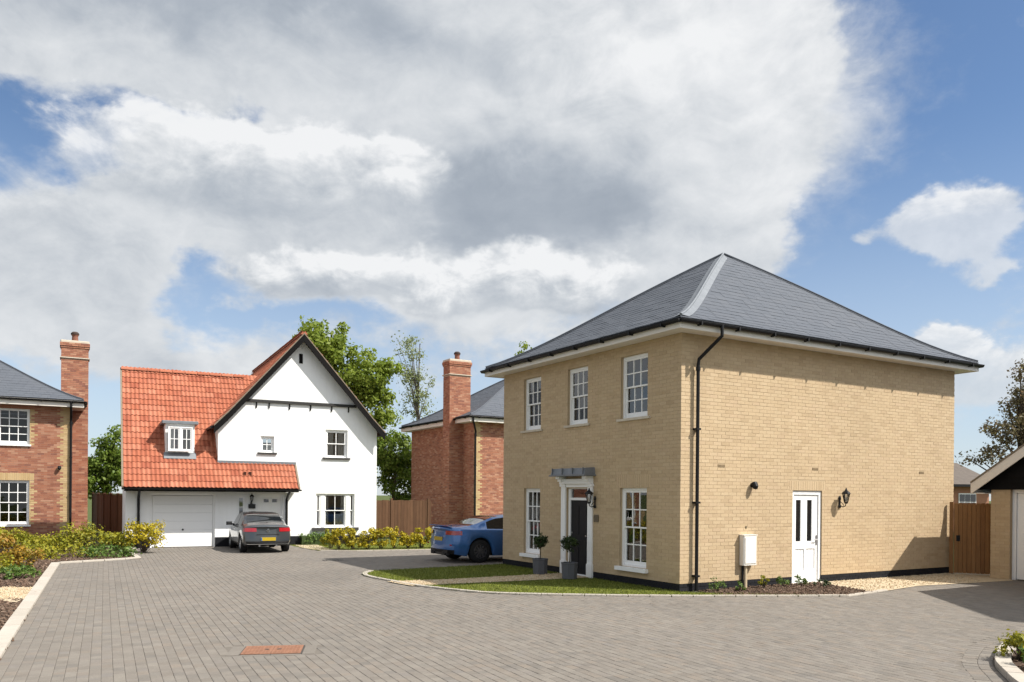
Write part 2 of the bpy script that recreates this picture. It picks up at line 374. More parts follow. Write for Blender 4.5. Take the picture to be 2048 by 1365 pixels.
# ------------------------------------------------------------------ mesh builder
class MB:
    def __init__(s): s.v = []; s.f = []; s.m = []; s.r = []
    def face(s, pts, mat=0, r=0.0):
        b = len(s.v); s.v += [tuple(p) for p in pts]; s.f.append(tuple(range(b, b + len(pts)))); s.m.append(mat); s.r.append(r)
    def add(s, verts, faces, mat=0, r=0.0, T=None):
        b = len(s.v)
        s.v += [tuple(T @ Vector(p)) for p in verts] if T is not None else [tuple(p) for p in verts]
        for f in faces:
            s.f.append(tuple(b + i for i in f)); s.m.append(mat); s.r.append(r)
    def box(s, a, b, mat=0, r=0.0, T=None, skip=()):
        x0, y0, z0 = a; x1, y1, z1 = b
        vs = [(x0, y0, z0), (x1, y0, z0), (x1, y1, z0), (x0, y1, z0), (x0, y0, z1), (x1, y0, z1), (x1, y1, z1), (x0, y1, z1)]
        fs = {'-z': (3, 2, 1, 0), '+z': (4, 5, 6, 7), '-y': (0, 1, 5, 4), '+x': (1, 2, 6, 5), '+y': (2, 3, 7, 6), '-x': (3, 0, 4, 7)}
        s.add(vs, [f for k, f in fs.items() if k not in skip], mat, r, T)
    def bevbox(s, a, b, e=0.01, mat=0, r=0.0, T=None):
        """box whose four vertical edges and top edges are chamfered"""
        x0, y0, z0 = a; x1, y1, z1 = b
        def ring(i, z): return [(x0 + i, y0, z), (x1 - i, y0, z), (x1, y0 + i, z), (x1, y1 - i, z), (x1 - i, y1, z), (x0 + i, y1, z), (x0, y1 - i, z), (x0, y0 + i, z)]
        def ring2(z): return [(x0 + e, y0 + e * .3, z), (x1 - e, y0 + e * .3, z), (x1 - e * .3, y0 + e, z), (x1 - e * .3, y1 - e, z), (x1 - e, y1 - e * .3, z), (x0 + e, y1 - e * .3, z), (x0 + e * .3, y1 - e, z), (x0 + e * .3, y0 + e, z)]
        vs = ring(e, z0) + ring(e, z1 - e) + ring2(z1)
        fs = [(i, (i + 1) % 8, 8 + (i + 1) % 8, 8 + i) for i in range(8)] + [(8 + i, 8 + (i + 1) % 8, 16 + (i + 1) % 8, 16 + i) for i in range(8)]
        fs += [tuple(range(16, 24)), tuple(reversed(range(8)))]
        s.add(vs, fs, mat, r, T)
    def tube(s, pts, rad_, n=8, mat=0, r=0.0, cap=True, T=None):
        pts = [Vector(p) for p in pts]; k = len(pts)
        rr = rad_ if isinstance(rad_, (list, tuple)) else [rad_] * k
        vs = []; fs = []; prev = None
        for i, p in enumerate(pts):
            d = (pts[min(i + 1, k - 1)] - pts[max(i - 1, 0)])
            if d.length < 1e-9: d = Vector((0, 0, 1))
            d.normalize()
            if prev is None:
                a = d.orthogonal().normalized()
            else:
                a = prev - d * prev.dot(d)
                a = a.normalized() if a.length > 1e-6 else d.orthogonal().normalized()
            prev = a; b = d.cross(a)
            for j in range(n):
                t = 2 * PI * j / n
                vs.append(p + (a * math.cos(t) + b * math.sin(t)) * rr[i])
        for i in range(k - 1):
            for j in range(n):
                j2 = (j + 1) % n
                fs.append((i * n + j, i * n + j2, (i + 1) * n + j2, (i + 1) * n + j))
        if cap:
            fs.append(tuple(reversed(range(n)))); fs.append(tuple(range((k - 1) * n, k * n)))
        s.add(vs, fs, mat, r, T)
    def lathe(s, prof, n=12, mat=0, r=0.0, T=None, cap=True):
        vs = []; fs = []; k = len(prof)
        for rr, z in prof:
            for j in range(n):
                t = 2 * PI * j / n
                vs.append((rr * math.cos(t), rr * math.sin(t), z))
        for i in range(k - 1):
            for j in range(n):
                j2 = (j + 1) % n
                fs.append((i * n + j, i * n + j2, (i + 1) * n + j2, (i + 1) * n + j))
        if cap: fs.append(tuple(reversed(range(n)))); fs.append(tuple(range((k - 1) * n, k * n)))
        s.add(vs, fs, mat, r, T)
    def mesh(s, name, mats, smooth=False):
        me = bpy.data.meshes.new(name)
        me.from_pydata(s.v, [], s.f)
        for m in (mats if isinstance(mats, (list, tuple)) else [mats]):
            me.materials.append(M[m] if isinstance(m, str) else m)
        me.polygons.foreach_set('material_index', s.m)
        at = me.attributes.new('rnd', 'FLOAT', 'FACE')
        at.data.foreach_set('value', s.r)
        if smooth: me.polygons.foreach_set('use_smooth', [True] * len(s.f))
        me.update()
        return me
    def build(s, name, mats, parent=None, mat=None, smooth=False, **props):
        o = bpy.data.objects.new(name, s.mesh(name, mats, smooth))
        COL.objects.link(o)
        if parent is not None: o.parent = parent
        if mat is not None: o.matrix_local = mat
        for k, v in props.items(): o[k] = v
        return o

def link(name, me, parent=None, mat=None):
    o = bpy.data.objects.new(name, me); COL.objects.link(o)
    if parent is not None: o.parent = parent
    if mat is not None: o.matrix_local = mat
    return o

def thing(name, label, cat, loc=(0, 0, 0), rot=0.0, group=None, kind=None):
    o = bpy.data.objects.new(name, None); COL.objects.link(o)
    o.location = loc; o.rotation_euler = (0, 0, rot)
    o.empty_display_size = 0.3
    if label: o['label'] = label
    if cat: o['category'] = cat
    if group: o['group'] = group
    if kind: o['kind'] = kind
    return o

def copy_tree(o, parent=None):
    c = o.copy(); COL.objects.link(c)
    if parent is not None: c.parent = parent
    for ch in list(o.children): copy_tree(ch, c)
    return c

def TR(x=0, y=0, z=0, rz=0): return Matrix.Translation((x, y, z)) @ Matrix.Rotation(rz, 4, 'Z')
FRONT = Matrix.Identity(4)
def SIDE_L(): return Matrix.Rotation(-PI / 2, 4, 'Z')                   # plane x = 0, seen from -x
def SIDE_R(w): return Matrix.Translation((w, 0, 0)) @ Matrix.Rotation(PI / 2, 4, 'Z')
def BACK(w, d): return Matrix.Translation((w, d, 0)) @ Matrix.Rotation(PI, 4, 'Z')

def wall_cells(mb, x0, x1, z0, z1, openings, y0, y1, T, mat=0):
    """solid wall with rectangular openings, made of butted boxes"""
    xs = sorted({x0, x1} | {c for o in openings for c in (o[0], o[1]) if x0 < c < x1})
    for a, b in zip(xs, xs[1:]):
        cuts = sorted((max(o[2], z0), min(o[3], z1)) for o in openings if o[0] < b - 1e-6 and o[1] > a + 1e-6 and o[2] < z1 - 1e-6 and o[3] > z0 + 1e-6)
        z = z0
        for c, d in cuts:
            if c > z + 1e-6: mb.box((a, y0, z), (b, y1, c), mat, 0, T)
            z = max(z, d)
        if z < z1 - 1e-6: mb.box((a, y0, z), (b, y1, z1), mat, 0, T)


class Pieces:
    """collects the separate bricks / tiles of one thing; the 300 nearest become parts, the rest one joined part"""
    def __init__(s, root, name, plural): s.root = root; s.name = name; s.plural = plural; s.std = []; s.odd = []
    def finish(s, limit=300):
        bpy.context.view_layer.update()
        Wm = s.root.matrix_world
        eye = Vector((0, 0, EYE))
        s.std.sort(key=lambda q: ((Wm @ q[0].translation) - eye).length)
        for Tm, me, mk, geo in s.std[:limit]:
            link(s.name, me, s.root, Tm)
        bym = {}
        for Tm, me, mk, geo in s.std[limit:]:
            geo(bym.setdefault('all', MB()), Tm, mk)
        for geo in s.odd: geo(bym.setdefault('all', MB()))
        if bym:
            o = bym['all'].build(s.plural, s.mats, s.root); o['kind'] = 'stuff'


BRICK_MESH = {}
def brick_mesh(mk):
    if mk not in BRICK_MESH:
        b = MB(); b.box((-.1095, 0, -.0325), (.1095, .018, .0325), skip=('+y',))
        BRICK_MESH[mk] = b.mesh('brick', mk)
    return BRICK_MESH[mk]

class BrickSet(Pieces):
    def __init__(s, root): super().__init__(root, 'brick', 'bricks'); s.mats = []
    def mi(s, mk):
        if mk not in s.mats: s.mats.append(mk)
        return s.mats.index(mk)
    def rect(s, T, a, b, c, d, mk, y=None):
        y = rng.uniform(-.0014, .0014) if y is None else y
        if abs(b - a - .219) < 1e-3 and abs(d - c - .065) < 1e-3:
            Tm = T @ Matrix.Translation(((a + b) / 2, y, (c + d) / 2))
            def geo(mb, Tm, mk, s=s): mb.box((-.1095, 0, -.0325), (.1095, .018, .0325), s.mi(mk), rng.random(), Tm, skip=('+y',))
            s.std.append((Tm, brick_mesh(mk), mk, geo))
        else:
            k = s.mi(mk); r = rng.random()
            s.odd.append(lambda mb, a=a, b=b, c=c, d=d, y=y, T=T, k=k, r=r: mb.box((a, y, c), (b, y + .018, d), k, r, T, skip=('+y',)))

def lay_bricks(bs, T, x0, x1, z0, z1, openings, pick, shift=0.0, soldiers=()):
    """stretcher bond; pick(x, z, course) names the material; soldiers are (x0, x1, z0, z1, material) flat arches"""
    L, H = .225, .075
    n = int((z1 - z0) / H + .001)
    blocks = list(openings) + [q[:4] for q in soldiers]
    for i in range(n):
        zc = z0 + i * H; a0, a1 = zc + .005, zc + .070
        cuts = sorted((o[0], o[1]) for o in blocks if o[2] < a1 - .02 and o[3] > a0 + .02)
        x = x0 - ((i % 2) * .1125 + shift) % L
        while x < x1:
            segs = [(max(x + .003, x0), min(x + L - .003, x1))]
            for c in cuts:
                ns = []
                for p, q in segs:
                    if c[1] <= p or c[0] >= q: ns.append((p, q))
                    else:
                        if c[0] - p > .02: ns.append((p, c[0]))
                        if q - c[1] > .02: ns.append((c[1], q))
                segs = ns
            for p, q in segs:
                if q - p > .018: bs.rect(T, p, q, a0, a1, pick((p + q) / 2, zc, i))
            x += L
    for a, b, c, d, mk in soldiers:
        k = max(1, round((b - a) / .075)); w = (b - a) / k
        for j in range(k): bs.rect(T, a + j * w + .004, a + (j + 1) * w - .004, c + .004, d - .004, mk)


# ------------------------------------------------------------------ windows
def sash_window(parent, T, x, z, w, h, cols, rows, name='window', inset=.07, frame=.055, sill=None, sill_h=.07, sill_out=.06, sill_side=.1, curtain=None, two_sash=True, bottom=.09, label=None, bar=.024, glass='glass'):
    """window mesh in its own frame: origin at lower left of the opening, x to the right, y inward"""
    b = MB(); panes = []
    b.box((0, inset, 0), (frame, inset + .09, h)); b.box((w - frame, inset, 0), (w, inset + .09, h))
    b.box((frame, inset, h - frame), (w - frame, inset + .09, h)); b.box((frame, inset, 0), (w - frame, inset + .09, .035))
    ix0, ix1 = frame, w - frame
    halves = [(.035, h / 2 + .015, inset + .045, bottom, .03), (h / 2 - .015, h - frame, inset + .012, .034, .045)] if two_sash else [(.035, h - frame, inset + .02, .05, .045)]
    for (s0, s1, y, rb, rt) in halves:
        st = .04
        b.box((ix0 + .001, y, s0 + .001), (ix0 + st, y + .034, s1 - .001)); b.box((ix1 - st, y, s0 + .001), (ix1 - .001, y + .034, s1 - .001))
        b.box((ix0 + st, y, s0 + .001), (ix1 - st, y + .034, s0 + rb)); b.box((ix0 + st, y, s1 - rt), (ix1 - st, y + .034, s1 - .001))
        gx0, gx1, gz0, gz1 = ix0 + st, ix1 - st, s0 + rb, s1 - rt
        cw = (gx1 - gx0) / cols; rh = (gz1 - gz0) / rows
        for c in range(1, cols): b.box((gx0 + c * cw - bar / 2, y + .004, gz0), (gx0 + c * cw + bar / 2, y + .030, gz1))
        for r in range(1, rows):
            for c in range(cols):
                b.box((gx0 + c * cw + (bar / 2 if c else 0), y + .006, gz0 + r * rh - bar / 2), (gx0 + (c + 1) * cw - (bar / 2 if c < cols - 1 else 0), y + .028, gz0 + r * rh + bar / 2))
        for c in range(cols):
            for r in range(rows):
                panes.append((gx0 + c * cw, gz0 + r * rh, cw, rh, y + .017))
    o = b.build(name, 'white_paint', parent, T @ Matrix.Translation((x, 0, z)))
    if label: o['label'] = label
    cache = {}
    for (px, pz, pw, ph, y) in panes:
        k = (round(pw, 3), round(ph, 3))
        if k not in cache:
            q = MB(); q.box((0, 0, 0), (pw, .004, ph)); cache[k] = q.mesh('pane', glass)
        # panes sit a hair out of true, as glass does
        link('pane', cache[k], o, Matrix.Translation((px, y, pz)) @ Euler((rng.gauss(0, .004), 0, rng.gauss(0, .006))).to_matrix().to_4x4())
    if sill:
        q = MB(); q.box((-sill_side, -sill_out, -sill_h), (w + sill_side, inset + .02, -.002))
        q.build('sill', sill, o)
    if curtain:
        for (c0, c1, z0, z1) in curtain:
            q = MB(); k = max(3, int((c1 - c0) * w / .05))
            pts = [(c0 * w + (c1 - c0) * w * i / k, inset + .105 + .012 * math.sin(i * 1.9) + .008 * math.sin(i * 4.1)) for i in range(k + 1)]
            for (p, q2) in zip(pts, pts[1:]): q.face([(p[0], p[1], z0 * h), (q2[0], q2[1], z0 * h), (q2[0], q2[1], z1 * h), (p[0], p[1], z1 * h)])
            q.build('curtain', 'curtain', o)
    return o


# ------------------------------------------------------------------ hipped brick house
def f_roof(t, k=.42): return t - k * t * (1 - t) ** 3

def hip_roof(root, W_, D_, o, ze, H, near=0, fd=.215, faces=(0, 1, 2, 3), gut=.055, brackets=True, slates=True):
    x0, y0, x1, y1 = -o, -o, W_ + o, D_ + o
    cx, cy = (x0 + x1) / 2, (y0 + y1) / 2
    corners = [(x0, y0), (x1, y0), (x1, y1), (x0, y1)]
    fc = []
    for i in range(4):
        a = Vector(corners[i]); b = Vector(corners[(i + 1) % 4]); d = (b - a); Le = d.length; d.normalize()
        inn = Vector((-d.y, d.x)); fc.append((a, d, inn, Le, (cy - y0) if i % 2 == 0 else (cx - x0)))
    def P(i, u, t, lift=0.0):
        a, d, inn, Le, run = fc[i]
        q = a + d * u + inn * (run * t)
        return Vector((q.x, q.y, ze + H * f_roof(t) + lift))
    b = MB(); nst = 14
    for i in range(4):
        Le = fc[i][3]
        for k in range(nst):
            t0, t1 = k / nst, (k + 1) / nst
            b.face([P(i, Le / 2 * t0, t0, -.02), P(i, Le - Le / 2 * t0, t0, -.02), P(i, Le - Le / 2 * t1, t1, -.02), P(i, Le / 2 * t1, t1, -.02)])
    b.face([(x0, y0, ze - .025), (x0, y1, ze - .025), (x1, y1, ze - .025), (x1, y0, ze - .025)])
    b.build('roof', 'slate', root)
    if slates:
        ps = Pieces(root, 'slate', 'slates'); ps.mats = ['slate']
        SW, EX = .30, .205
        sm = MB(); sm.add([(-SW / 2 + .002, 0, .012), (SW / 2 - .002, 0, .012), (SW / 2 - .002, EX + .03, .006), (-SW / 2 + .002, EX + .03, .006), (-SW / 2 + .002, 0, -.004), (SW / 2 - .002, 0, -.004)], [(0, 1, 2, 3), (4, 5, 1, 0), (1, 5, 2), (0, 3, 4)])
        sme = sm.mesh('slate', 'slate'); sv, sf = sm.v, sm.f
        for i in faces:
            a, d, inn, Le, run = fc[i]
            ts = [0.0]
            while ts[-1] < 1:
                t = ts[-1]; dz = H * (f_roof(min(t + .01, 1)) - f_roof(t)) / .01; ts.append(t + EX / math.hypot(run, dz))
            for j, t in enumerate(ts[:-1]):
                tn = min(t + (ts[j + 1] - t), 1); tt = min(tn + .008, 1)
                lo0, hi0 = Le / 2 * t, Le - Le / 2 * t; lo1, hi1 = Le / 2 * tn, Le - Le / 2 * tn
                u = lo0 - (rng.uniform(.0, .01) + (j % 2) * SW / 2)
                while u < hi0:
                    p, q = u, u + SW; u += SW
                    if p >= lo1 and q <= hi1:
                        A = P(i, (p + q) / 2, t); B = P(i, (p + q) / 2, tn)
                        ax = Vector((d.x, d.y, 0)); ay = (B - A).normalized(); az_ = ax.cross(ay)
                        wob = rng.uniform(-.003, .003)
                        Tm = Matrix(((ax.x, ay.x, az_.x, A.x), (ax.y, ay.y, az_.y, A.y), (ax.z, ay.z, az_.z, A.z + wob), (0, 0, 0, 1)))
                        ps.std.append((Tm, sme, 'slate', lambda mb, Tm, mk: mb.add(sv, sf, 0, rng.random(), Tm)))
                    else:
                        pl, ql = max(p, lo0), min(q, hi0); ph, qh = max(p, lo1), min(q, hi1)
                        if qh <= ph: ph = qh = min(max((ph + qh) / 2, lo1), hi1)
                        if ql > pl:
                            r = rng.random()
                            ps.odd.append(lambda mb, i=i, pl=pl, ql=ql, ph=ph, qh=qh, t=t, tn=tn, r=r: (mb.face([P(i, pl, t, .016), P(i, ql, t, .016), P(i, qh, tn, .010), P(i, ph, tn, .010)], 0, r), mb.face([P(i, pl, t, -.004), P(i, ql, t, -.004), P(i, ql, t, .016), P(i, pl, t, .016)], 0, r)))
        ps.finish()
    # lead hips
    for i in range(4):
        b = MB(); Li = fc[i][3]; Lp = fc[(i - 1) % 4][3]; n = 16
        def side(t, wd):
            lim = min(wd, Li / 2 * (1 - t) * .98)
            return P(i, Li / 2 * t + lim, t, .026), P((i - 1) % 4, Lp - Lp / 2 * t - min(wd, Lp / 2 * (1 - t) * .98), t, .026), P(i, Li / 2 * t, t, .045)
        for k in range(n):
            t0, t1 = .004 + k / n * .995, .004 + (k + 1) / n * .995
            wd = .22 if i == near else .06; r0, l0, c0 = side(t0, wd); r1, l1, c1 = side(t1, wd)
            b.face([c0, r0, r1, c1], 0, k / n); b.face([l0, c0, c1, l1], 0, k / n)
        b.tube([side(.004 + k / n * .995, .2)[2] for k in range(n + 1)], .028, 6)
        b.build('hip_flashing', 'lead' if i == near else 'slate', root)
    # fascia and soffit, gutters
    zf0, zf1 = ze - fd, ze - .035
    b = MB(); e = .028
    b.box((x0, y0, zf0), (x1, y0 + e, zf1)); b.box((x0, y1 - e, zf0), (x1, y1, zf1)); b.box((x0, y0 + e, zf0), (x0 + e, y1 - e, zf1)); b.box((x1 - e, y0 + e, zf0), (x1, y1 - e, zf1))
    b.build('fascia', 'fascia_paint', root)
    b = MB(); zs = zf0 + .015
    b.box((x0 + e, y0 + e, zs), (x1 - e, .0, zs + .02)); b.box((x0 + e, D_, zs), (x1 - e, y1 - e, zs + .02)); b.box((x0 + e, 0, zs), (0, D_, zs + .02)); b.box((W_, 0, zs), (x1 - e, D_, zs + .02))
    b.build('soffit', 'fascia_paint', root)
    go = gut + .005; zg = ze - .065
    for i in range(4):
        a = Vector((corners[i][0], corners[i][1])); c = Vector((corners[(i + 1) % 4][0], corners[(i + 1) % 4][1]))
        d = (c - a).normalized(); out = Vector((d.y, -d.x))
        A = a + out * go - d * go; Bv = c + out * go + d * go
        b = MB(); n = 8
        prof = [(math.cos(PI + PI * k / n) * gut, math.sin(PI + PI * k / n) * gut) for k in range(n + 1)]
        prof = [(-gut - .006, .012), (-gut - .006, 0)] + prof + [(gut + .006, 0), (gut + .006, .012)]
        for (p, q) in zip(prof, prof[1:]):
            f = lambda base, pr: (base.x + out.x * pr[0], base.y + out.y * pr[0], zg + pr[1])
            b.face([f(A, p), f(Bv, p), f(Bv, q), f(A, q)])
        # inner side too, so the trough has a thickness
        for (p, q) in zip(prof, prof[1:]):
            s_ = .9
            f = lambda base, pr: (base.x + out.x * pr[0] * s_, base.y + out.y * pr[0] * s_, zg + pr[1] * s_ + .004)
            b.face([f(A, p), f(A, q), f(Bv, q), f(Bv, p)])
        for base in (A, Bv):
            b.face([(base.x + out.x * p[0], base.y + out.y * p[0], zg + p[1]) for p in prof])
        g = b.build('gutter', 'black_plastic', root)
        if brackets:
            k = max(2, int((Bv - A).length / 1.0)); bm = MB(); bm.box((-.018, -gut - .012, -gut - .018), (.018, gut, .012)); me = bm.mesh('bracket', 'black_plastic')
            for j in range(k):
                q = A.lerp(Bv, (j + .5) / k)
                link('bracket', me, g, Matrix.Translation((q.x, q.y, zg)) @ Matrix.Rotation(math.atan2(d.y, d.x), 4, 'Z'))
    return P

def downpipe(root, T, x, ztop, zbot, out_y, offset_top, r=.036, top_x=None):
    """pipe on a wall plane; swan neck from the gutter at -offset_top to the wall"""
    tx = x if top_x is None else top_x
    b = MB()
    b.tube([(tx, -offset_top, ztop), (tx, -offset_top, ztop - .22), (tx + (x - tx) * .2, -offset_top + .06, ztop - .30), (x, -out_y - .02, ztop - .30 - offset_top * .72), (x, -out_y, ztop - .42 - offset_top * .72), (x, -out_y, zbot)], r, 10, T=T)
    b.lathe([(r + .012, -.05), (r + .012, .03)], 10, T=T @ Matrix.Translation((x, -out_y, ztop - .48 - offset_top * .72)))
    o = b.build('downpipe', 'black_plastic', root, smooth=False)
    q = MB(); q.box((x - .055, -out_y - .042, -.02), (x + .055, 0.0, .02))
    me = q.mesh('pipe_clip', 'black_plastic')
    z = zbot + .3
    while z < ztop - 1.0:
        link('pipe_clip', me, o, T @ Matrix.Translation((0, 0, z))); z += 1.5
    return o

def chimney(root, bs, x0, x1, y0, y1, ztop, mk='red_brick', zbase=0.0):
    core = MB(); core.box((x0 + .006, y0 + .006, zbase), (x1 - .006, y1 - .006, ztop - .02)); core.build('chimney', 'red_mortar', root)
    w, d = x1 - x0, y1 - y0
    for T, ln in ((TR(x0, y0), w), (TR(x1, y0, 0, PI / 2), d), (TR(x0, y1, 0, -PI / 2), d), (TR(x1, y1, 0, PI), w)):
        lay_bricks(bs, T, 0, ln, zbase, ztop - .72, (), lambda x, z, i: mk)
        lay_bricks(bs, TR(0, 0, 0) @ T @ Matrix.Translation((0, -.022, 0)), -.022, ln + .022, ztop - .72, ztop - .645, (), lambda x, z, i: mk)
        lay_bricks(bs, T, 0, ln, ztop - .645, ztop - .27, (), lambda x, z, i: mk)
        lay_bricks(bs, T @ Matrix.Translation((0, -.025, 0)), -.025, ln + .025, ztop - .27, ztop - .195, (), lambda x, z, i: mk)
        lay_bricks(bs, T @ Matrix.Translation((0, -.05, 0)), -.05, ln + .05, ztop - .195, ztop - .045, (), lambda x, z, i: mk)
    b = MB(); b.bevbox((x0 - .03, y0 - .03, ztop - .045), (x1 + .03, y1 + .03, ztop + .05), .03)
    b.box((x0 - .045, y0 - .045, ztop - .70), (x1 + .045, y1 + .045, ztop - .66))
    b.build('chimney_cap', 'stone', root)
    p = MB(); T = Matrix.Translation(((x0 + x1) / 2, (y0 + y1) / 2, ztop + .05))
    p.lathe([(.14, 0), (.125, .05), (.115, .24), (.14, .26), (.14, .30)], 14, 0, 0, T); p.lathe([(.16, .30), (.16, .36), (.10, .42)], 14, 1, 0, T)
    p.build('chimney_pot', ['pot_clay', 'pot_dark'], root)


# ================================================================== SETTING: ground
def sheet(name, pts, z, mat, **props):
    b = MB(); b.face([(p[0], p[1], z) for p in pts]); return b.build(name, mat, **props)
def in_poly(x, y, poly):
    c = False; j = len(poly) - 1
    for i in range(len(poly)):
        xi, yi = poly[i]; xj, yj = poly[j]
        if (yi > y) != (yj > y) and x < (xj - xi) * (y - yi) / (yj - yi) + xi: c = not c
        j = i
    return c
def seg_dist(x, y, line):
    best = 1e9
    for (ax, ay), (bx, by) in zip(line, line[1:]):
        dx_, dy_ = bx - ax, by - ay; L2 = dx_ * dx_ + dy_ * dy_
        t = max(0, min(1, ((x - ax) * dx_ + (y - ay) * dy_) / L2)) if L2 else 0
        best = min(best, math.hypot(x - ax - t * dx_, y - ay - t * dy_))
    return best
def resample(line, step):
    out = [Vector(line[0])]; acc = 0.0
    for a, b in zip(line, line[1:]):
        a, b = Vector(a), Vector(b); L = (b - a).length; d = 0.0
        while acc + (L - d) >= step:
            d += step - acc; acc = 0.0; out.append(a.lerp(b, d / L))
        acc += L - d
    if (out[-1] - Vector(line[-1])).length > step * .3: out.append(Vector(line[-1]))
    return out
def curve(pts, n=6):
    """Catmull-Rom through 2-D points"""
    P_ = [Vector(p) for p in pts]; out = []
    for i in range(len(P_) - 1):
        a, b, c, d = P_[max(i - 1, 0)], P_[i], P_[i + 1], P_[min(i + 2, len(P_) - 1)]
        for k in range(n):
            t = k / n
            out.append(tuple(.5 * ((2 * b) + (c - a) * t + (2 * a - 5 * b + 4 * c - d) * t * t + (3 * b - a - 3 * c + d) * t ** 3)))
    out.append(tuple(P_[-1])); return out

sheet('ground', [(-400, -60), (400, -60), (400, 900), (-400, 900)], -.05, 'ground', kind='structure')

RV = Vector((0.86149, 0.50778)); LV = Vector((-0.50778, 0.86149))       # yellow house axes
UW = Vector((0.8926, 0.4509)); NW = Vector((-0.4509, 0.8926))           # white house axes
CY = Vector((3.408, 16.42)); OW = Vector((-12.5, 28.1))
def w2(o, a, b, u, v): return o + a * u + b * v

left_kerb = [(-3.70, 5.0), (-5.88, 9.34), (-12.10, 21.73)]
bed_far = [(-12.10, 21.73), (-10.75, 23.55), (-12.75, 27.0), (-12.9, 27.9)]
lawn_front = curve([(-3.55, 20.30), (-3.62, 19.7), (-3.45, 19.05), (-3.05, 18.45), (-2.20, 17.30), (-1.75, 16.85), (-1.1, 16.3), (-.22, 15.86), (1.5, 15.66), (3.55, 15.66), (6.62, 15.92)], 5)
gravel_edge = [(6.62, 15.92), (7.9, 17.0), (9.0, 17.95), (11.0, 18.85), (11.9, 19.35)]
island = curve([(9.6, 12.1), (8.3, 11.8), (7.16, 11.25), (6.45, 10.62), (5.95, 9.95), (5.62, 9.40), (5.42, 8.9), (5.2, 8.3), (5.0, 7.4), (4.9, 5.0)], 5)
far_edge = [(-12.5, 28.05), (-8.36, 30.1), (-8.15, 30.3), (-7.4, 28.6), (-6.5, 27.3), (-5.2, 27.35), (-2.85, 28.3), (1.0, 30.0), (5.0, 32.0), (5.0, 28.0), (-.22, 22.66), (-3.55, 20.30)]
court = left_kerb + bed_far[1:] + far_edge + lawn_front[1:] + gravel_edge[1:] + [(13.9, 15.9), (16.0, 12.5)] + island + [(-3.70, 5.0)]

# paving: joint sheet, then every block a real piece
pav = thing('paving', None, None, kind='structure')
b = MB(); b.face([(x, y, -.0022) for x, y in [(-3.9, 4.6), (-13.0, 22.6), (-13.2, 28.6), (-8.4, 31), (6, 33), (6, 24), (14.5, 20), (18, 12), (6, 4.6)]]); o = b.build('joint_bed', 'joint_sand', pav)
def block_geo(mb, T, w, l, r, h=0.0):
    g, e = .0020, .0050; x, y = w / 2 - g, l / 2 - g
    tz = .0028 + h
    vs = [(-x, -y, -.012), (x, -y, -.012), (x, y, -.012), (-x, y, -.012), (-x, -y, tz - e * .6), (x, -y, tz - e * .6), (x, y, tz - e * .6), (-x, y, tz - e * .6),
          (-x + e, -y + e, tz), (x - e, -y + e, tz), (x - e, y - e, tz), (-x + e, y - e, tz)]
    mb.add(vs, [(0, 1, 5, 4), (1, 2, 6, 5), (2, 3, 7, 6), (3, 0, 4, 7), (4, 5, 9, 8), (5, 6, 10, 9), (6, 7, 11, 10), (7, 4, 8, 11), (8, 9, 10, 11)], 0, r, T)
RW = .115
LENS = [.115, .15, .172, .172, .2]
ang_w = math.atan2(UW.y, UW.x)
island_border = .36
COVER = Vector((-2.94, 10.03))
cands = []
lo_u, hi_u, lo_v, hi_v = -12, 26, -6, 44
u0 = Vector(left_kerb[0]); du = UW; dv = NW
k0 = (Vector(left_kerb[1]) - Vector(left_kerb[0])).normalized()
dv = k0; du = Vector((k0.y, -k0.x)); ang_p = math.atan2(du.y, du.x)
for i in range(0, 262):
    u = .004 + (i + .5) * RW
    v = -1.0 - rng.random() * .2
    while v < 36:
        l = rng.choice(LENS); c = u0 + du * u + dv * (v + l / 2); v += l
        if c.y < 5 or not in_poly(c.x, c.y, court): continue
        if seg_dist(c.x, c.y, island) < island_border: continue
        q = c - COVER; qa = q.dot(Vector((.985, .17))); qb = q.dot(Vector((-.17, .985)))
        if abs(qa) < .56 and abs(qb) < .34: continue
        cands.append((c.y, c, l, RW, ang_p))
for row in range(2):                                             # two rows that follow the island kerb
    line = resample([Vector(p) for p in island], .155)
    for a, bq in zip(line, line[1:]):
        d = (bq - a).normalized(); nrm = Vector((d.y, -d.x)) if True else None
        c = (a + bq) / 2 + nrm * (.085 + row * .165 + .01)
        if not (4.9 < c.y < 13): continue
        cands.append((c.y, c, .16, .15, math.atan2(d.y, d.x)))
cands.sort(key=lambda q: q[0] if q[0] > 8.35 else 1e6 + q[0])
bmes = {}
rest_mb = MB()
for idx, (yy, c, l, w, a) in enumerate(cands):
    T = Matrix.Translation((c.x, c.y, rng.uniform(-.0012, .0018))) @ Matrix.Rotation(a, 4, 'Z') @ Euler((rng.gauss(0, .0035), rng.gauss(0, .0035), rng.gauss(0, .008))).to_matrix().to_4x4()
    if idx < 300:
        k = (w, l)
        if k not in bmes:
            q = MB(); block_geo(q, Matrix.Identity(4), w, l, 0); bmes[k] = q.mesh('paving_block', 'paver')
        link('paving_block', bmes[k], pav, T)
    else: block_geo(rest_mb, T, w, l, rng.random())
o = rest_mb.build('paving_blocks', 'paver', pav); o['kind'] = 'stuff'

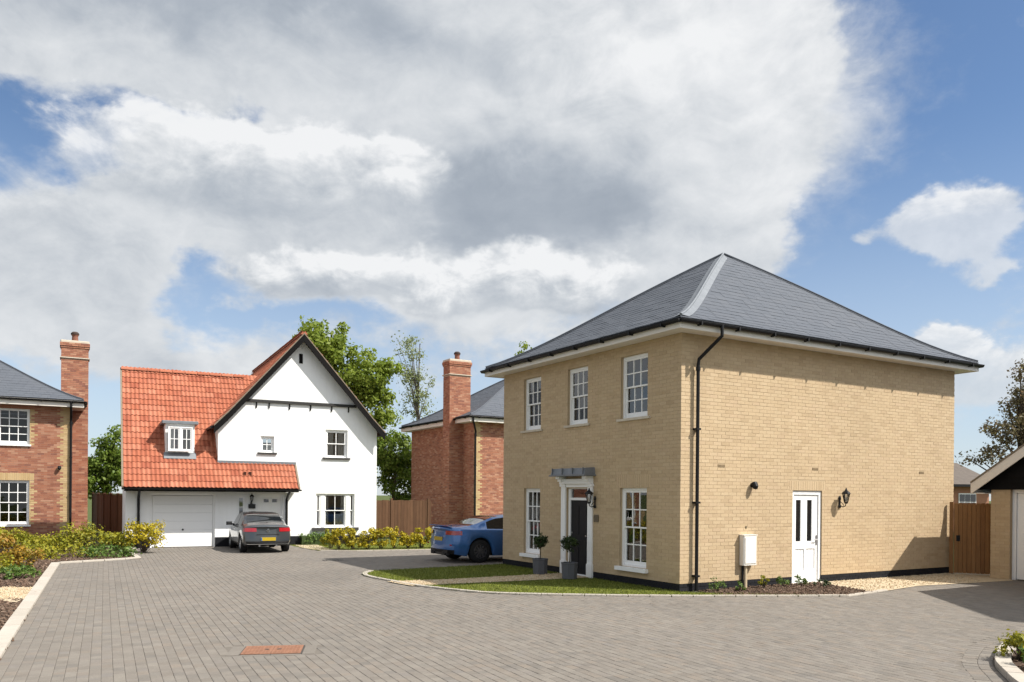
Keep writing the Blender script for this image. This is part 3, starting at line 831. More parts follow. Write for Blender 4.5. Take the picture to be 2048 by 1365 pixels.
def kerb_run(name, line, w, h, L, z0=-.03, inward=1):
    k = thing(name, None, None, kind='structure')
    pts = resample([Vector(p) for p in line], L)
    for a, c in zip(pts, pts[1:]):
        d = c - a; ln = d.length; q = MB(); g = .004
        q.bevbox((g, 0, z0), (ln - g, w * inward, h) if inward > 0 else (ln - g, 0, h), .012) if inward > 0 else q.bevbox((g, -w, z0), (ln - g, 0, h), .012)
        q.r = [rng.random()] * len(q.r)
        q.build('kerb_stone', 'kerb', k, TR(a.x, a.y, rng.uniform(-.002, .002), math.atan2(d.y, d.x)))
    return k
kerb_run('kerb', left_kerb[:2] + [(-8.99, 15.535)] + left_kerb[2:], .20, .045, .915)
kerb_run('kerb', bed_far, .14, .045, .6)
kerb_run('kerb', lawn_front, .11, .035, .42, inward=1)
kerb_run('kerb', gravel_edge[:2], .11, .025, .6, inward=1)
kerb_run('kerb', island, .17, .075, .30, inward=1)
kerb_run('kerb', [(-6.45, 27.33), (-5.2, 27.38), (-2.85, 28.32), (1.0, 30.0)], .08, .03, .6)

# lawn beside the yellow house, path to its door, gravel and bark along its side
path_l = lambda s, t: tuple(CY + LV * s - RV * t)
lawn_poly = lawn_front[:] + [tuple(CY + RV * .55 + LV * -.55), tuple(CY), tuple(CY + LV * 7.2), (-3.55, 20.3)]
sheet('lawn', lawn_poly, .014, 'turf', kind='structure')
door_path = [path_l(3.05, 0), path_l(4.30, 0), (-2.05, 18.1), (-2.55, 17.7), (-2.0, 17.0)]
sheet('path', [path_l(3.05, -.0), path_l(4.25, 0), tuple(CY + LV * 4.15 - RV * 3.2), (-2.75, 17.85), (-2.1, 17.05), tuple(CY + LV * 3.2 - RV * 2.6)], .022, 'gravel_sheet', kind='structure')
path_poly = [path_l(3.05, 0), path_l(4.25, 0), tuple(CY + LV * 4.15 - RV * 3.2), (-2.75, 17.85), (-2.1, 17.05), tuple(CY + LV * 3.2 - RV * 2.6)]
side_gravel = [tuple(CY + RV * 4.2), tuple(CY + RV * 9.6), (12.3, 20.9), (12.0, 19.3)] + gravel_edge[::-1][1:4] + [tuple(CY + RV * 4.25 - LV * .75)]
sheet('gravel_strip', [tuple(CY + RV * 4.25), tuple(CY + RV * 9.6), (12.6, 21.0), (11.95, 19.3), (11.0, 18.85), (9.0, 17.95), (7.9, 17.0), (7.3, 16.5)], .008, 'gravel_sheet', kind='structure')
bark_bed = [tuple(CY + RV * .45), tuple(CY + RV * 4.1), (7.45, 16.65), (6.62, 15.98), (4.2, 15.75)]
sheet('planting_bed', bark_bed, .012, 'soil', kind='structure')
left_bed = left_kerb + bed_far[1:] + [(-13.4, 28.2), (-16.8, 32.8), (-24, 29.5), (-24, 12), (-10, 5)]
sheet('planting_bed', left_bed, .006, 'soil', kind='structure')
sheet('planting_bed', island + [(9.5, 4.5), (16, 8.0), (15.5, 12.0)], .02, 'soil', kind='structure')
front_bed = [(-8.3, 30.25), (-7.35, 28.6), (-6.5, 27.4), (-5.2, 27.45), (-2.85, 28.4), (1.0, 30.1), (0.2, 33.5), (-5.2, 32.2)]
sheet('lawn', front_bed, .010, 'turf', kind='structure')
sheet('gravel_strip', [(-8.1, 30.2), (-7.4, 28.65), (-6.45, 27.45), (-5.95, 27.5), (-6.5, 28.6), (-7.3, 30.4)], .016, 'gravel_sheet', kind='structure')
sheet('gravel_strip', [(-8.75, 14.6), (-9.45, 16.25), (-10.2, 16.3), (-10.15, 15.3), (-9.7, 14.6), (-9.1, 14.2), (-8.6, 14.1)], .014, 'gravel_sheet', kind='structure')

def scatter(poly, n):
    xs = [p[0] for p in poly]; ys = [p[1] for p in poly]; out = []
    while len(out) < n:
        x, y = rng.uniform(min(xs), max(xs)), rng.uniform(min(ys), max(ys))
        if in_poly(x, y, poly): out.append((x, y))
    return out
def grass(polys, n, hmin, hmax, z, avoid=None):
    b = MB()
    for poly, k in zip(polys, n):
        for x, y in scatter(poly, k):
            if avoid and in_poly(x, y, avoid): continue
            a = rng.random() * 2 * PI; h = rng.uniform(hmin, hmax); w = .006; lx, ly = rng.gauss(0, .4) * h, rng.gauss(0, .4) * h
            c, s_ = math.cos(a) * w, math.sin(a) * w
            b.face([(x - c, y - s_, z), (x + c, y + s_, z), (x + lx, y + ly, z + h)], 0, rng.random())
    o = b.build('grass', 'grass'); o['kind'] = 'stuff'; return o
grass([lawn_poly, front_bed], [26000, 9000], .02, .05, .012, path_poly)
def chips(poly, n, smin, smax, mat, name, z, avoid=None):
    b = MB()
    for x, y in scatter(poly, n):
        if avoid and in_poly(x, y, avoid): continue
        sz = rng.uniform(smin, smax); T = Matrix.Translation((x, y, z)) @ Euler((rng.gauss(0, .35), rng.gauss(0, .35), rng.random() * 6.3)).to_matrix().to_4x4()
        b.box((-sz, -sz * rng.uniform(.3, .6), -.004), (sz, sz * rng.uniform(.3, .6), .012 * rng.uniform(.4, 1.3)), 0, rng.random(), T, skip=('-z',))
    o = b.build(name, mat); o['kind'] = 'stuff'; return o
near_left = [(-3.9, 5.4), (-5.9, 9.4), (-12.2, 21.8), (-11.0, 23.6), (-12.9, 27.2), (-17, 27), (-13, 15), (-8.5, 9.0), (-5.5, 5.4)]
chips(near_left, 11000, .014, .04, 'bark', 'bark_mulch', .012, [(-8.75, 14.6), (-9.45, 16.35), (-10.3, 16.4), (-10.1, 15.2), (-9.7, 14.5)])
chips(bark_bed, 1500, .012, .032, 'bark', 'bark_mulch', .016)
chips(island + [(9.5, 6), (12.0, 11.0)], 2200, .012, .032, 'bark', 'bark_mulch', .026)
chips([tuple(CY + RV * 4.3), tuple(CY + RV * 9.5), (11.0, 18.95), (9.0, 18.05), (7.5, 16.7)], 1500, .006, .013, 'gravel', 'loose_gravel', .010)
chips([(-8.75, 14.6), (-9.45, 16.25), (-10.2, 16.3), (-10.15, 15.3), (-9.7, 14.6), (-9.1, 14.2)], 700, .007, .015, 'gravel', 'loose_gravel', .016)
chips(path_poly, 1500, .008, .016, 'gravel', 'loose_gravel', .024)

# inspection cover let into the paving
t = thing('drain_cover', 'rusty rectangular iron cover set in the block paving', 'drain cover', (COVER.x, COVER.y, 0), .172)
q = MB(); q.box((-.365, -.275, -.03), (.365, .275, .006)); q.build('frame', 'iron_dark', t)
for k in range(2):
    q = MB(); x0 = -.352 + k * .353
    q.bevbox((x0, -.262, .004), (x0 + .348, .262, .013), .004)
    for i in range(7):
        for j in range(6):
            q.box((x0 + .03 + i * .043, -.235 + j * .082 + (i % 2) * .03, .012), (x0 + .058 + i * .043, -.205 + j * .082 + (i % 2) * .03, .0165))
    q.build('lid', 'iron', t)
    h = MB(); h.box((x0 + (.255 if k == 0 else .05), -.02, .0135), (x0 + (.305 if k == 0 else .1), .02, .0185)); h.build('key_hole', 'iron_dark', t)
q = MB()
for sx in (-1, 1): q.bevbox((-.52 if sx < 0 else .37, -.285, -.01), (-.37 if sx < 0 else .52, -.002, .0045), .005); q.bevbox((-.52 if sx < 0 else .37, .002, -.01), (-.37 if sx < 0 else .52, .285, .0045), .005)
q.bevbox((-.36, .28, -.01), (0, .34, .004), .005); q.bevbox((.004, .28, -.01), (.36, .34, .004), .005); q.bevbox((-.36, -.34, -.01), (-.002, -.28, .004), .005); q.bevbox((.002, -.34, -.01), (.36, -.28, .004), .005)
q.build('surround', 'paver', t)
t = thing('drain_cover', 'small dark gully grate in the paving near the yellow hedge', 'drain cover', (-5.2, 23.6, 0), .3)
q = MB(); q.box((-.30, -.17, -.02), (.30, .17, .006)); q.build('frame', 'iron_dark', t)
for i in range(7): q = MB(); q.box((-.27 + i * .08, -.14, .005), (-.235 + i * .08, .14, .012)); q.build('bar', 'iron_dark', t)


# ================================================================== yellow brick house
A_Y = math.atan2(RV.y, RV.x)
hy = thing('yellow_brick_house', 'two-storey yellow brick house with a grey slate pyramid roof, nearest on the right', 'house', (CY.x, CY.y, 0), A_Y)
WY, DY, ZT = 9.455, 7.195, 5.28
TL = SIDE_L()            # x_w = -y
win_l = [(-1.965, 3.655, .92, 1.375), (-4.060, 3.655, .84, 1.375), (-6.120, 3.655, .84, 1.375), (-1.965, .385, .92, 1.735), (-6.08, .40, .80, 1.72)]
op_l = [(x, x + w, z, z + h) for x, z, w, h in win_l] + [(-4.06, -3.16, .02, 2.14)]
op_f = [(3.315, 4.30, 0.0, 2.095)]
b = MB()
wall_cells(b, .0035, WY - .0035, .1655, ZT, op_f, .0035, .25, FRONT)
wall_cells(b, -DY + .006, -.256, .1655, ZT, op_l, .0035, .25, TL)
pb = MB()
wall_cells(pb, .006, WY - .006, .0, .1655, op_f, .005, .25, FRONT); wall_cells(pb, -DY + .006, -.256, .0, .1655, op_l, .006, .25, TL)
pb.build('plinth', 'black_plastic', hy)
b.box((.256, DY - .25, 0), (WY - .006, DY - .006, ZT)); b.box((WY - .25, .256, 0), (WY - .006, DY - .256, ZT))
b.box((.02, .02, 2.62), (WY - .02, DY - .02, 2.72)); 
b.build('wall', 'yellow_mortar', hy)
q = MB(); q.box((.26, .26, -.02), (WY - .26, DY - .26, .05)); q.build('floor', 'room_dark', hy)
bs = BrickSet(hy)
PL = .165
yb = lambda x, z, i: 'blue_brick' if z < PL - .02 else 'yellow_brick'
vents = [(1.02, 1.235, 2.555, 2.62), (3.95, 4.165, 2.555, 2.62), (7.95, 8.165, 2.555, 2.62)]
lay_bricks(bs, FRONT, 0, WY, .015, ZT, op_f + vents, yb, 0, [(3.20, 4.415, 2.095, 2.31, 'yellow_brick')])
sold = [(-2.09, -.92, 2.12, 2.42, 'yellow_brick'), (-6.19, -5.17, 2.12, 2.42, 'yellow_brick')]
lay_bricks(bs, TL, -DY, 0, .015, ZT, op_l, yb, .1125, sold)
bs.finish()
for a in vents:
    q = MB(); q.box((a[0] + .01, -.004, a[2] + .005), (a[1] - .01, .02, a[3]))
    for k in range(6): q.box((a[0] + .02 + k * .033, -.009, a[2] + .012), (a[0] + .036 + k * .033, -.003, a[3] - .008))
    q.build('air_vent', 'vent_clay', hy)
# dark plinth coping so the base reads as one black band
for x, z, w, h in win_l:
    up = z > 2
    o = sash_window(hy, TL, x, z, w, h, 3, 2, sill='stone' if up else 'white_paint', sill_h=.055 if up else .085, sill_out=.045 if up else .09, sill_side=.1 if up else .07,
                    curtain=[(.08, .40, .5, .98), (.55, .92, .52, .98)] if up else [(.08, .26, .03, .98), (.74, .92, .03, .98)])
    if up:
        q = MB(); q.face([(.08, .21, h * .72), (w - .08, .21, h * .72), (w - .08, .21, h - .04), (.08, .21, h - .04)]); q.build('blind', 'curtain', o)
hip_roof(hy, WY, DY, .40, 5.465, 3.0)
downpipe(hy, FRONT, .375, 5.40, .02, .085, .50, top_x=.62)

# front door with its surround and lead canopy (on the shaded gable side)
dt = TL @ Matrix.Translation((-4.06, 0, 0))
q = MB()
q.box((0, .05, .02), (.09, .14, 2.14)); q.box((.81, .05, .02), (.90, .14, 2.14)); q.box((.09, .05, 2.10), (.81, .14, 2.14)); q.box((.09, .05, 1.83), (.81, .13, 1.89)); q.box((.09, .04, .02), (.81, .16, .05), 0)
fd = q.build('front_door', 'white_paint', hy, dt, label='black panelled front door under a lead canopy')
q = MB(); q.box((.09, .075, .05), (.81, .12, 1.83))
for (a0, a1, c0, c1) in ((.17, .42, 1.0, 1.7), (.48, .73, 1.0, 1.7), (.17, .42, .2, .85), (.48, .73, .2, .85)):
    q.box((a0, .066, c0), (a1, .075, c1))
leaf = q.build('door_leaf', 'dark_door', fd)
q = MB(); q.tube([(.74, .035, .98), (.74, .075, .98)], .02, 8); q.tube([(.16, .05, 1.02), (.16, .05, 1.06)], .012, 6); q.build('door_knob', 'steel', fd)
q = MB(); q.box((.09, .09, 1.89), (.81, .095, 2.10)); q.build('pane', 'glass', fd)
q = MB()
for x0 in (-.21, .90):
    q.box((x0, -.055, .0), (x0 + .21, .02, .34)); q.box((x0 + .015, -.04, .34), (x0 + .195, .02, 2.16))
    q.box((x0 + .05, -.048, .42), (x0 + .09, -.03, 2.05)); q.box((x0 + .12, -.048, .42), (x0 + .16, -.03, 2.05))
    q.box((x0 - .01, -.07, 2.16), (x0 + .22, .02, 2.22))
    for k, (dp, zz) in enumerate(((.22, 2.34), (.16, 2.28), (.11, 2.22))): q.box((x0 + .03, -dp, zz), (x0 + .18, .02, zz + .06))
q.box((-.19, -.10, 2.225), (1.09, .02, 2.34)); q.box((0, -.03, 2.14), (.90, .02, 2.225))
q.build('door_surround', 'white_paint', fd)
q = MB()
q.box((-.30, -.34, 2.405), (1.20, .02, 2.44))
q.add([(-.27, -.31, 2.44), (1.17, -.31, 2.44), (1.17, .015, 2.44), (-.27, .015, 2.44), (-.24, -.27, 2.59), (1.14, -.27, 2.59), (1.14, .015, 2.61), (-.24, .015, 2.61)], [(0, 1, 5, 4), (1, 2, 6, 5), (3, 0, 4, 7), (4, 5, 6, 7)])
for k in range(4): q.box((-.20 + k * .43, -.325, 2.442), (-.185 + k * .43, -.285, 2.60))
q.build('canopy', 'lead', fd)

def wall_lantern(root, T, label=None):
    """bracket on the wall, arm, glazed lantern; built facing -y"""
    q = MB()
    q.lathe([(.045, -.15), (.055, -.11), (.03, -.06), (.03, .06), (.055, .10), (.04, .15), (.015, .19)], 8, T=Matrix.Translation((0, -.02, 0)) @ Matrix.Diagonal((1, .45, 1, 1)))
    q.tube([(0, -.03, -.08), (0, -.12, -.12), (0, -.20, -.09), (0, -.22, -.02)], .013, 6)
    q.tube([(0, -.03, .03), (0, -.10, -.02), (0, -.15, -.08)], .009, 5)
    q.lathe([(.035, -.03), (.05, .0), (.055, .02)], 6, T=Matrix.Translation((0, -.22, 0)))
    for k in range(6):
        a = PI / 3 * k; q.tube([(.052 * math.cos(a), -.22 + .052 * math.sin(a), .02), (.095 * math.cos(a), -.22 + .095 * math.sin(a), .24)], .007, 4)
    q.lathe([(.115, .235), (.118, .25), (.085, .30), (.04, .33), (.03, .35), (.022, .37), (.008, .41)], 6, T=Matrix.Translation((0, -.22, 0)))
    o = q.build('wall_lantern', 'black_plastic', root, T)
    if label: o['label'] = label
    q = MB(); q.lathe([(.048, .022), (.09, .236)], 6, T=Matrix.Translation((0, -.22, 0))); q.build('lamp_glass', 'lamp_glass', o)
    q = MB(); q.lathe([(.012, .03), (.018, .09), (.018, .14), (.004, .16)], 8, T=Matrix.Translation((0, -.22, 0))); q.build('bulb', 'meter_white', o)
    return o
wall_lantern(hy, TL @ Matrix.Translation((-2.88, 0, 1.78)) @ Matrix.Scale(.84, 4), 'black lantern right of the front door')
wall_lantern(hy, Matrix.Translation((4.90, 0, 1.83)) @ Matrix.Scale(.84, 4), 'black lantern right of the white side door')
q = MB(); q.bevbox((-2.93, -.02, 1.33), (-2.74, .0, 1.50), .012, T=TL); q.build('house_plaque', 'bronze', hy)

# white side door
st = Matrix.Translation((3.315, 0, 0))
q = MB()
q.box((0, .03, .0), (.075, .11, 2.085)); q.box((.905, .03, .0), (.98, .11, 2.085)); q.box((.075, .03, 2.005), (.905, .11, 2.085)); q.box((.075, .02, .0), (.905, .12, .035))
sd = q.build('side_door', 'white_paint', hy, st, label='white part-glazed side door')
q = MB(); y0, y1 = .055, .10
for a, c, z0, z1 in ((.08, .165, .04, 2.0), (.815, .90, .04, 2.0), (.165, .815, .04, .30), (.165, .815, .78, .95), (.165, .815, 1.885, 2.0), (.335, .60, .95, 1.885), (.455, .51, .30, .78)):
    if a == .335: a, c = .335, .545
    q.box((a, y0, z0), (c, y1, z1))
q.box((.705, y0, .95), (.815, y1, 1.885)); q.box((.165, y0, .95), (.175, y1, 1.885))
q.box((.165, y0 + .018, .30), (.455, y1, .78)); q.box((.51, y0 + .018, .30), (.815, y1, .78))
for x in (.25, .36, .60, .71): q.box((x, y0 + .012, .30), (x + .012, y0 + .018, .78))
lf = q.build('door_leaf', 'white_paint', sd)
for a, c in ((.175, .335), (.545, .705)):
    q = MB(); q.box((a, y0 + .015, .95), (c, y0 + .025, 1.885)); q.build('pane', 'car_glass', sd)
q = MB(); q.box((.838, y0 - .012, .86), (.872, y0, 1.08)); q.tube([(.855, y0 - .01, .98), (.855, y0 - .05, .98), (.745, y0 - .05, .98)], .010, 6); q.build('handle', 'steel', sd)
q = MB(); q.box((-.05, -.10, -.01), (1.03, .03, .018)); q.build('threshold', 'stone', sd)
# floodlight, meter box, small tap
q = MB(); q.lathe([(.05, 0), (.05, .02)], 10, T=Matrix.Translation((2.03, 0, 2.20)) @ Matrix.Rotation(PI / 2, 4, 'X'))
q.tube([(2.03, -.02, 2.20), (2.03, -.07, 2.20)], .018, 6)
q.lathe([(.03, -.06), (.062, -.02), (.07, .05), (.062, .09), (.02, .10)], 12, T=Matrix.Translation((2.03, -.10, 2.17)) @ Matrix.Rotation(rad(-28), 4, 'X'))
q.build('outdoor_spotlight', 'black_plastic', hy)
q = MB(); q.bevbox((1.66, -.14, .49), (2.06, 0, 1.13), .02); mbx = q.build('meter_box', 'meter_white', hy)
q = MB(); q.bevbox((1.69, -.152, .53), (2.03, -.138, 1.085), .008); q.box((1.65, -.15, 1.125), (2.065, -.0, 1.14)); q.build('meter_door', 'meter_white', mbx)
q = MB(); q.tube([(1.80, -.06, .49), (1.80, -.06, .0)], .035, 8); q.build('duct', 'pipe_beige', mbx)
q = MB(); q.tube([(1.735, -.04, .49), (1.735, -.04, .0)], .022, 8, T=None); q.build('duct', 'black_plastic', mbx)
q = MB(); q.box((1.85, -.012, 1.27), (1.88, 0, 1.32)); q.build('cable_clip', 'bronze', hy)

# ================================================================== red brick houses
def red_house(name, label, loc, ang, W_, D_, wins, side_rng, front_rng, chim, chim_top, zt=5.355, ze=5.62, near=1, left_side=False):
    root = thing(name, label, 'house', loc, ang)
    ox = [(x, x + w, z, z + h) for x, z, w, h in wins]
    b = MB()
    wall_cells(b, .006, W_ - .006, 0, zt, ox, .006, .25, FRONT)
    b.box((.006, .256, 0), (.25, D_ - .25, zt)); b.box((W_ - .25, .256, 0), (W_ - .006, D_ - .25, zt)); b.box((.006, D_ - .25, 0), (W_ - .006, D_ - .006, zt))
    b.box((.02, .02, 2.62), (W_ - .02, D_ - .02, 2.72))
    b.build('wall', 'red_mortar', root)
    q = MB(); q.box((.26, .26, -.02), (W_ - .26, D_ - .26, .05)); q.build('floor', 'room_dark', root)
    bs = BrickSet(root)
    def near(x, i, edge, a, c): return abs(x - edge) < (a if (i // 3) % 2 else c)
    def pick(x, z, i):
        if near(x, i, 0, .29, .41) or near(x, i, W_, .29, .41): return 'buff_brick'
        for (p, q_, r, s_) in ox:
            if r - .05 < z < s_ + .02 and (0 < p - x < (.10 if (i // 3) % 2 else .21) or 0 < x - q_ < (.10 if (i // 3) % 2 else .21)): return 'buff_brick'
        return 'red_brick'
    sold = [(p - .16, q_ + .16, s_, s_ + .30, 'buff_brick') for (p, q_, r, s_) in ox if s_ < 4]
    lay_bricks(bs, FRONT, front_rng[0], front_rng[1], .015, zt, ox, pick, 0, sold)
    if side_rng:
        sp = lambda x, z, i: 'red_brick'
        lay_bricks(bs, SIDE_L() if left_side else SIDE_R(W_), side_rng[0], side_rng[1], .015, zt, (), sp, .1125)
    if chim: chimney(root, bs, *chim, chim_top)
    bs.finish()
    for x, z, w, h in wins:
        sash_window(root, FRONT, x, z, w, h, 4, 2, sill='white_paint', sill_h=.07, sill_out=.06, sill_side=.05, curtain=[(.04, .10, .03, .97), (.90, .97, .03, .97)], bar=.03, glass='glass_dark')
    hip_roof(root, W_, D_, .44, ze, 2.85, near, .29)
    return root
# left: its right-hand corner is at (-17.94, 33)
UL = Vector((math.sin(rad(61.4)), math.cos(rad(61.4)))); A_L = math.atan2(UL.y, UL.x)
WL = 9.4
org = Vector((-17.94, 33.0)) - UL * WL
hl = red_house('red_brick_house', 'red brick house with buff quoins and sash windows at the left edge of the picture', (org.x, org.y, 0), A_L, WL, 7.2,
               [(WL - 2.86, 3.79, 1.40, 1.42), (WL - 2.86, .60, 1.40, 1.76), (.9, 3.79, 1.40, 1.42), (.9, .60, 1.40, 1.76)], (0, 7.2), (0, WL), (WL - .40, WL + .62, 1.35, 2.05), 8.25)
downpipe(hl, FRONT, WL - .02, 5.55, .02, .06, .48, r=.045)
q = MB(); q.lathe([(.03, -.06), (.062, -.02), (.07, .05), (.062, .09), (.02, .10)], 10, T=Matrix.Translation((WL - .42, -.10, 2.86)) @ Matrix.Rotation(rad(-28), 4, 'X')); q.tube([(WL - .42, 0, 2.9), (WL - .42, -.1, 2.88)], .03, 6); q.build('outdoor_spotlight', 'black_plastic', hl)
# middle: its near corner is at (-1.80, 38)
hm = red_house('red_brick_house', 'red brick house seen side-on behind the blue car, tall chimney on its shaded wall', (-1.80, 38.0, 0), A_Y, 9.4, 7.3,
               [(2.2, 3.79, 1.25, 1.42), (2.2, .60, 1.25, 1.76)], (-7.3, 0), (0, 4.2), (-.75, .37, 1.1, 1.8), 8.35, near=0, left_side=True)
downpipe(hm, FRONT, .04, 5.55, .02, .07, .48, r=.045, top_x=-.3)

# ================================================================== white rendered house
A_W = math.atan2(UW.y, UW.x)
hw = thing('white_house', 'white rendered house with an orange tiled roof, black bargeboards and integral garage', 'house', (OW.x, OW.y, 0), A_W)
GX0, GX1, AX, AZ, EZ = 2.18, 8.06, 5.14, 7.86, 4.42
ops = [(-.02, 2.09, 0, 1.90), (2.86, 3.13, 1.0, 1.83), (3.60, 4.46, .02, 1.89), (5.70, 7.19, .645, 1.93), (6.045, 6.895, 3.31, 4.37), (3.655, 4.14, 3.43, 4.03)]
b = MB()
wall_cells(b, -.80, GX0, .0, 2.32, ops, 0, .25, FRONT)
wall_cells(b, GX0, GX1, .0, EZ, ops, 0, .25, FRONT)
s_ = (AZ - EZ - .05) / (AX - GX0)
b.add([(GX0, 0, EZ), (GX1, 0, EZ), (AX, 0, AZ - .12), (GX0, .25, EZ), (GX1, .25, EZ), (AX, .25, AZ - .12)], [(0, 1, 2), (3, 5, 4), (0, 3, 4, 1), (1, 4, 5, 2), (2, 5, 3, 0)])
b.box((GX0, .25, 0), (GX0 + .25, 10.8, EZ)); b.box((GX1 - .25, .25, 0), (GX1, 10.8, EZ)); b.box((GX0 + .25, 10.55, 0), (GX1 - .25, 10.8, EZ))
b.box((-.80, .25, 0), (-.55, 4.9, 2.32)); b.box((-.55, 4.65, 0), (GX0, 4.9, 3.7)); b.box((-.80, 3.4, 2.32), (-.55, 4.9, 3.7))
for y_ in (0.02, ):                                             # wing gable end under the tiles
    b.add([(-.80, 0.0, 2.32), (-.80, 4.9, 2.32), (-.80, 3.05, 6.1), (-.55, 0.0, 2.32), (-.55, 4.9, 2.32), (-.55, 3.05, 6.1)], [(0, 2, 1), (3, 4, 5), (0, 3, 5, 2), (1, 2, 5, 4)])
b.box((-.55, .25, 2.28), (GX0, 4.65, 2.32)); b.box((GX0 + .25, .25, 2.5), (GX1 - .25, 10.5, 2.6))
b.build('wall', 'white_render', hw)
q = MB(); q.box((-.5, .26, -.02), (GX1 - .26, 10.5, .03)); q.build('floor', 'room_dark', hw)
q = MB()
for a, c in ((-.812, -.03), (2.10, 3.58), (4.48, GX1 + .012)): q.box((a, -.014, 0), (c, .02, .34))
q.box((GX1 - .02, .02, 0), (GX1 + .012, 10.8, .34)); q.box((-.812, .02, 0), (-.78, 4.9, .34))
q.build('plinth', 'blue_brick', hw)
# jettied gable board and its stub brackets
q = MB(); q.box((3.06, -.075, 5.255), (7.22, .0, 5.30)); q.box((3.09, -.06, 5.30), (7.19, .0, 5.36)); q.build('jetty_board', 'jetty', hw)
for x in (3.50, 3.95, 4.69, 5.47, 6.27, 6.92):
    q = MB(); q.box((x - .022, -.035, 5.06), (x + .022, 0, 5.255)); q.build('bracket', 'black_timber', hw)
q = MB(); q.box((5.03, -.02, 6.80), (5.165, .0, 7.16)); 
for k in range(5): q.box((5.045, -.032, 6.83 + k * .066), (5.15, -.02, 6.86 + k * .066))
q.build('gable_vent', 'black_timber', hw)

# --- tiles: corrugated pantiles laid as separate pieces
TWID, TEX = .29, .285
NW_ = 8
tv = []; tf = []
for j, (yy, zz) in enumerate(((0, .030), (TEX + .03, .004))):
    for i in range(NW_ + 1):
        ph = i / NW_ * 2 * 2 * PI
        tv.append((-TWID / 2 + TWID * i / NW_, yy, zz + .017 * math.sin(ph)))
for i in range(NW_): tf.append((i, i + 1, NW_ + 2 + i, NW_ + 1 + i))
base = len(tv)
for i in range(NW_ + 1): tv.append((-TWID / 2 + TWID * i / NW_, 0, .008 + .017 * math.sin(i / NW_ * 4 * PI)))
for i in range(NW_): tf.append((base + i, base + i + 1, i + 1, i))
tm = MB(); tm.add(tv, tf); tile_me = tm.mesh('roof_tile', 'orange_tile')
tiles = Pieces(hw, 'roof_tile', 'roof_tiles'); tiles.mats = ['orange_tile']
def tile_geo(mb, Tm, mk): mb.add(tv, tf, 0, rng.random(), Tm)
def lay_tiles(o, ax, ay, n_cols, length, keep=None, prof=None):
    """o: eave start, ax along the eave, ay up the slope"""
    ax = Vector(ax).normalized(); ay = Vector(ay).normalized(); az_ = ax.cross(ay)
    rows = int(length / TEX + .6)
    for r in range(rows):
        for c in range(n_cols):
            p = Vector(o) + ax * (TWID * (c + .5)) + ay * (TEX * r)
            if keep and not keep(p): continue
            w = rng.uniform(-.004, .004)
            Tm = Matrix(((ax.x, ay.x, az_.x, p.x), (ax.y, ay.y, az_.y, p.y), (ax.z, ay.z, az_.z, p.z + w), (0, 0, 0, 1))) @ Euler((0, 0, rng.gauss(0, .006))).to_matrix().to_4x4()
            tiles.std.append((Tm, tile_me, 'orange_tile', tile_geo))
WP = math.tan(rad(49.3)); EY_, EZ_ = -.78, 2.10
wing_z = lambda y: EZ_ + WP * (y - EY_)
RY = 3.05; RZ = wing_z(RY)
mslope = (AZ - EZ) / (AX - 1.99)
main_z = lambda x: AZ - mslope * abs(x - AX)
def dormer_hole(p): return .42 < p.x < 1.44 and p.z > 3.30 and p.z < 4.45
def keep_wing(p):
    if p.x > 4.95: return False
    if p.x > GX0 and p.y > -.03: return main_z(p.x) < p.z + .55 and p.x < AX - .3 and p.z > EZ - .5 and p.y > .12
    return not (dormer_hole(p))
lay_tiles((-.90, EY_, EZ_), (1, 0, 0), (0, math.cos(rad(49.3)), math.sin(rad(49.3))), 20, (RY - EY_) / math.cos(rad(49.3)), keep_wing)
b = MB()
def slab(pts, th=.05):
    n = len(pts); lo = [(p[0], p[1], p[2] - th) for p in pts]
    b.face(pts); b.face(list(reversed(lo)))
    for i in range(n): b.face([pts[i], lo[i], lo[(i + 1) % n], pts[(i + 1) % n]])
d_ = .015
slab([(-.88, EY_ + .02, EZ_ - d_), (4.93, EY_ + .02, EZ_ - d_), (4.93, -.002, wing_z(0) - d_), (-.88, -.002, wing_z(0) - d_)])
slab([(-.88, 0, wing_z(0) - d_), (GX0 - .004, 0, wing_z(0) - d_), (GX0 - .004, RY, RZ - d_), (-.88, RY, RZ - d_)])
slab([(GX0, .3, wing_z(.3) - d_), (3.6, RY - .1, wing_z(RY - .1) - d_), (GX0, RY, RZ - d_)])
slab([(-.88, RY, RZ - d_), (3.7, RY, RZ - d_), (3.7, 4.95, 3.75), (-.88, 4.95, 3.75)])
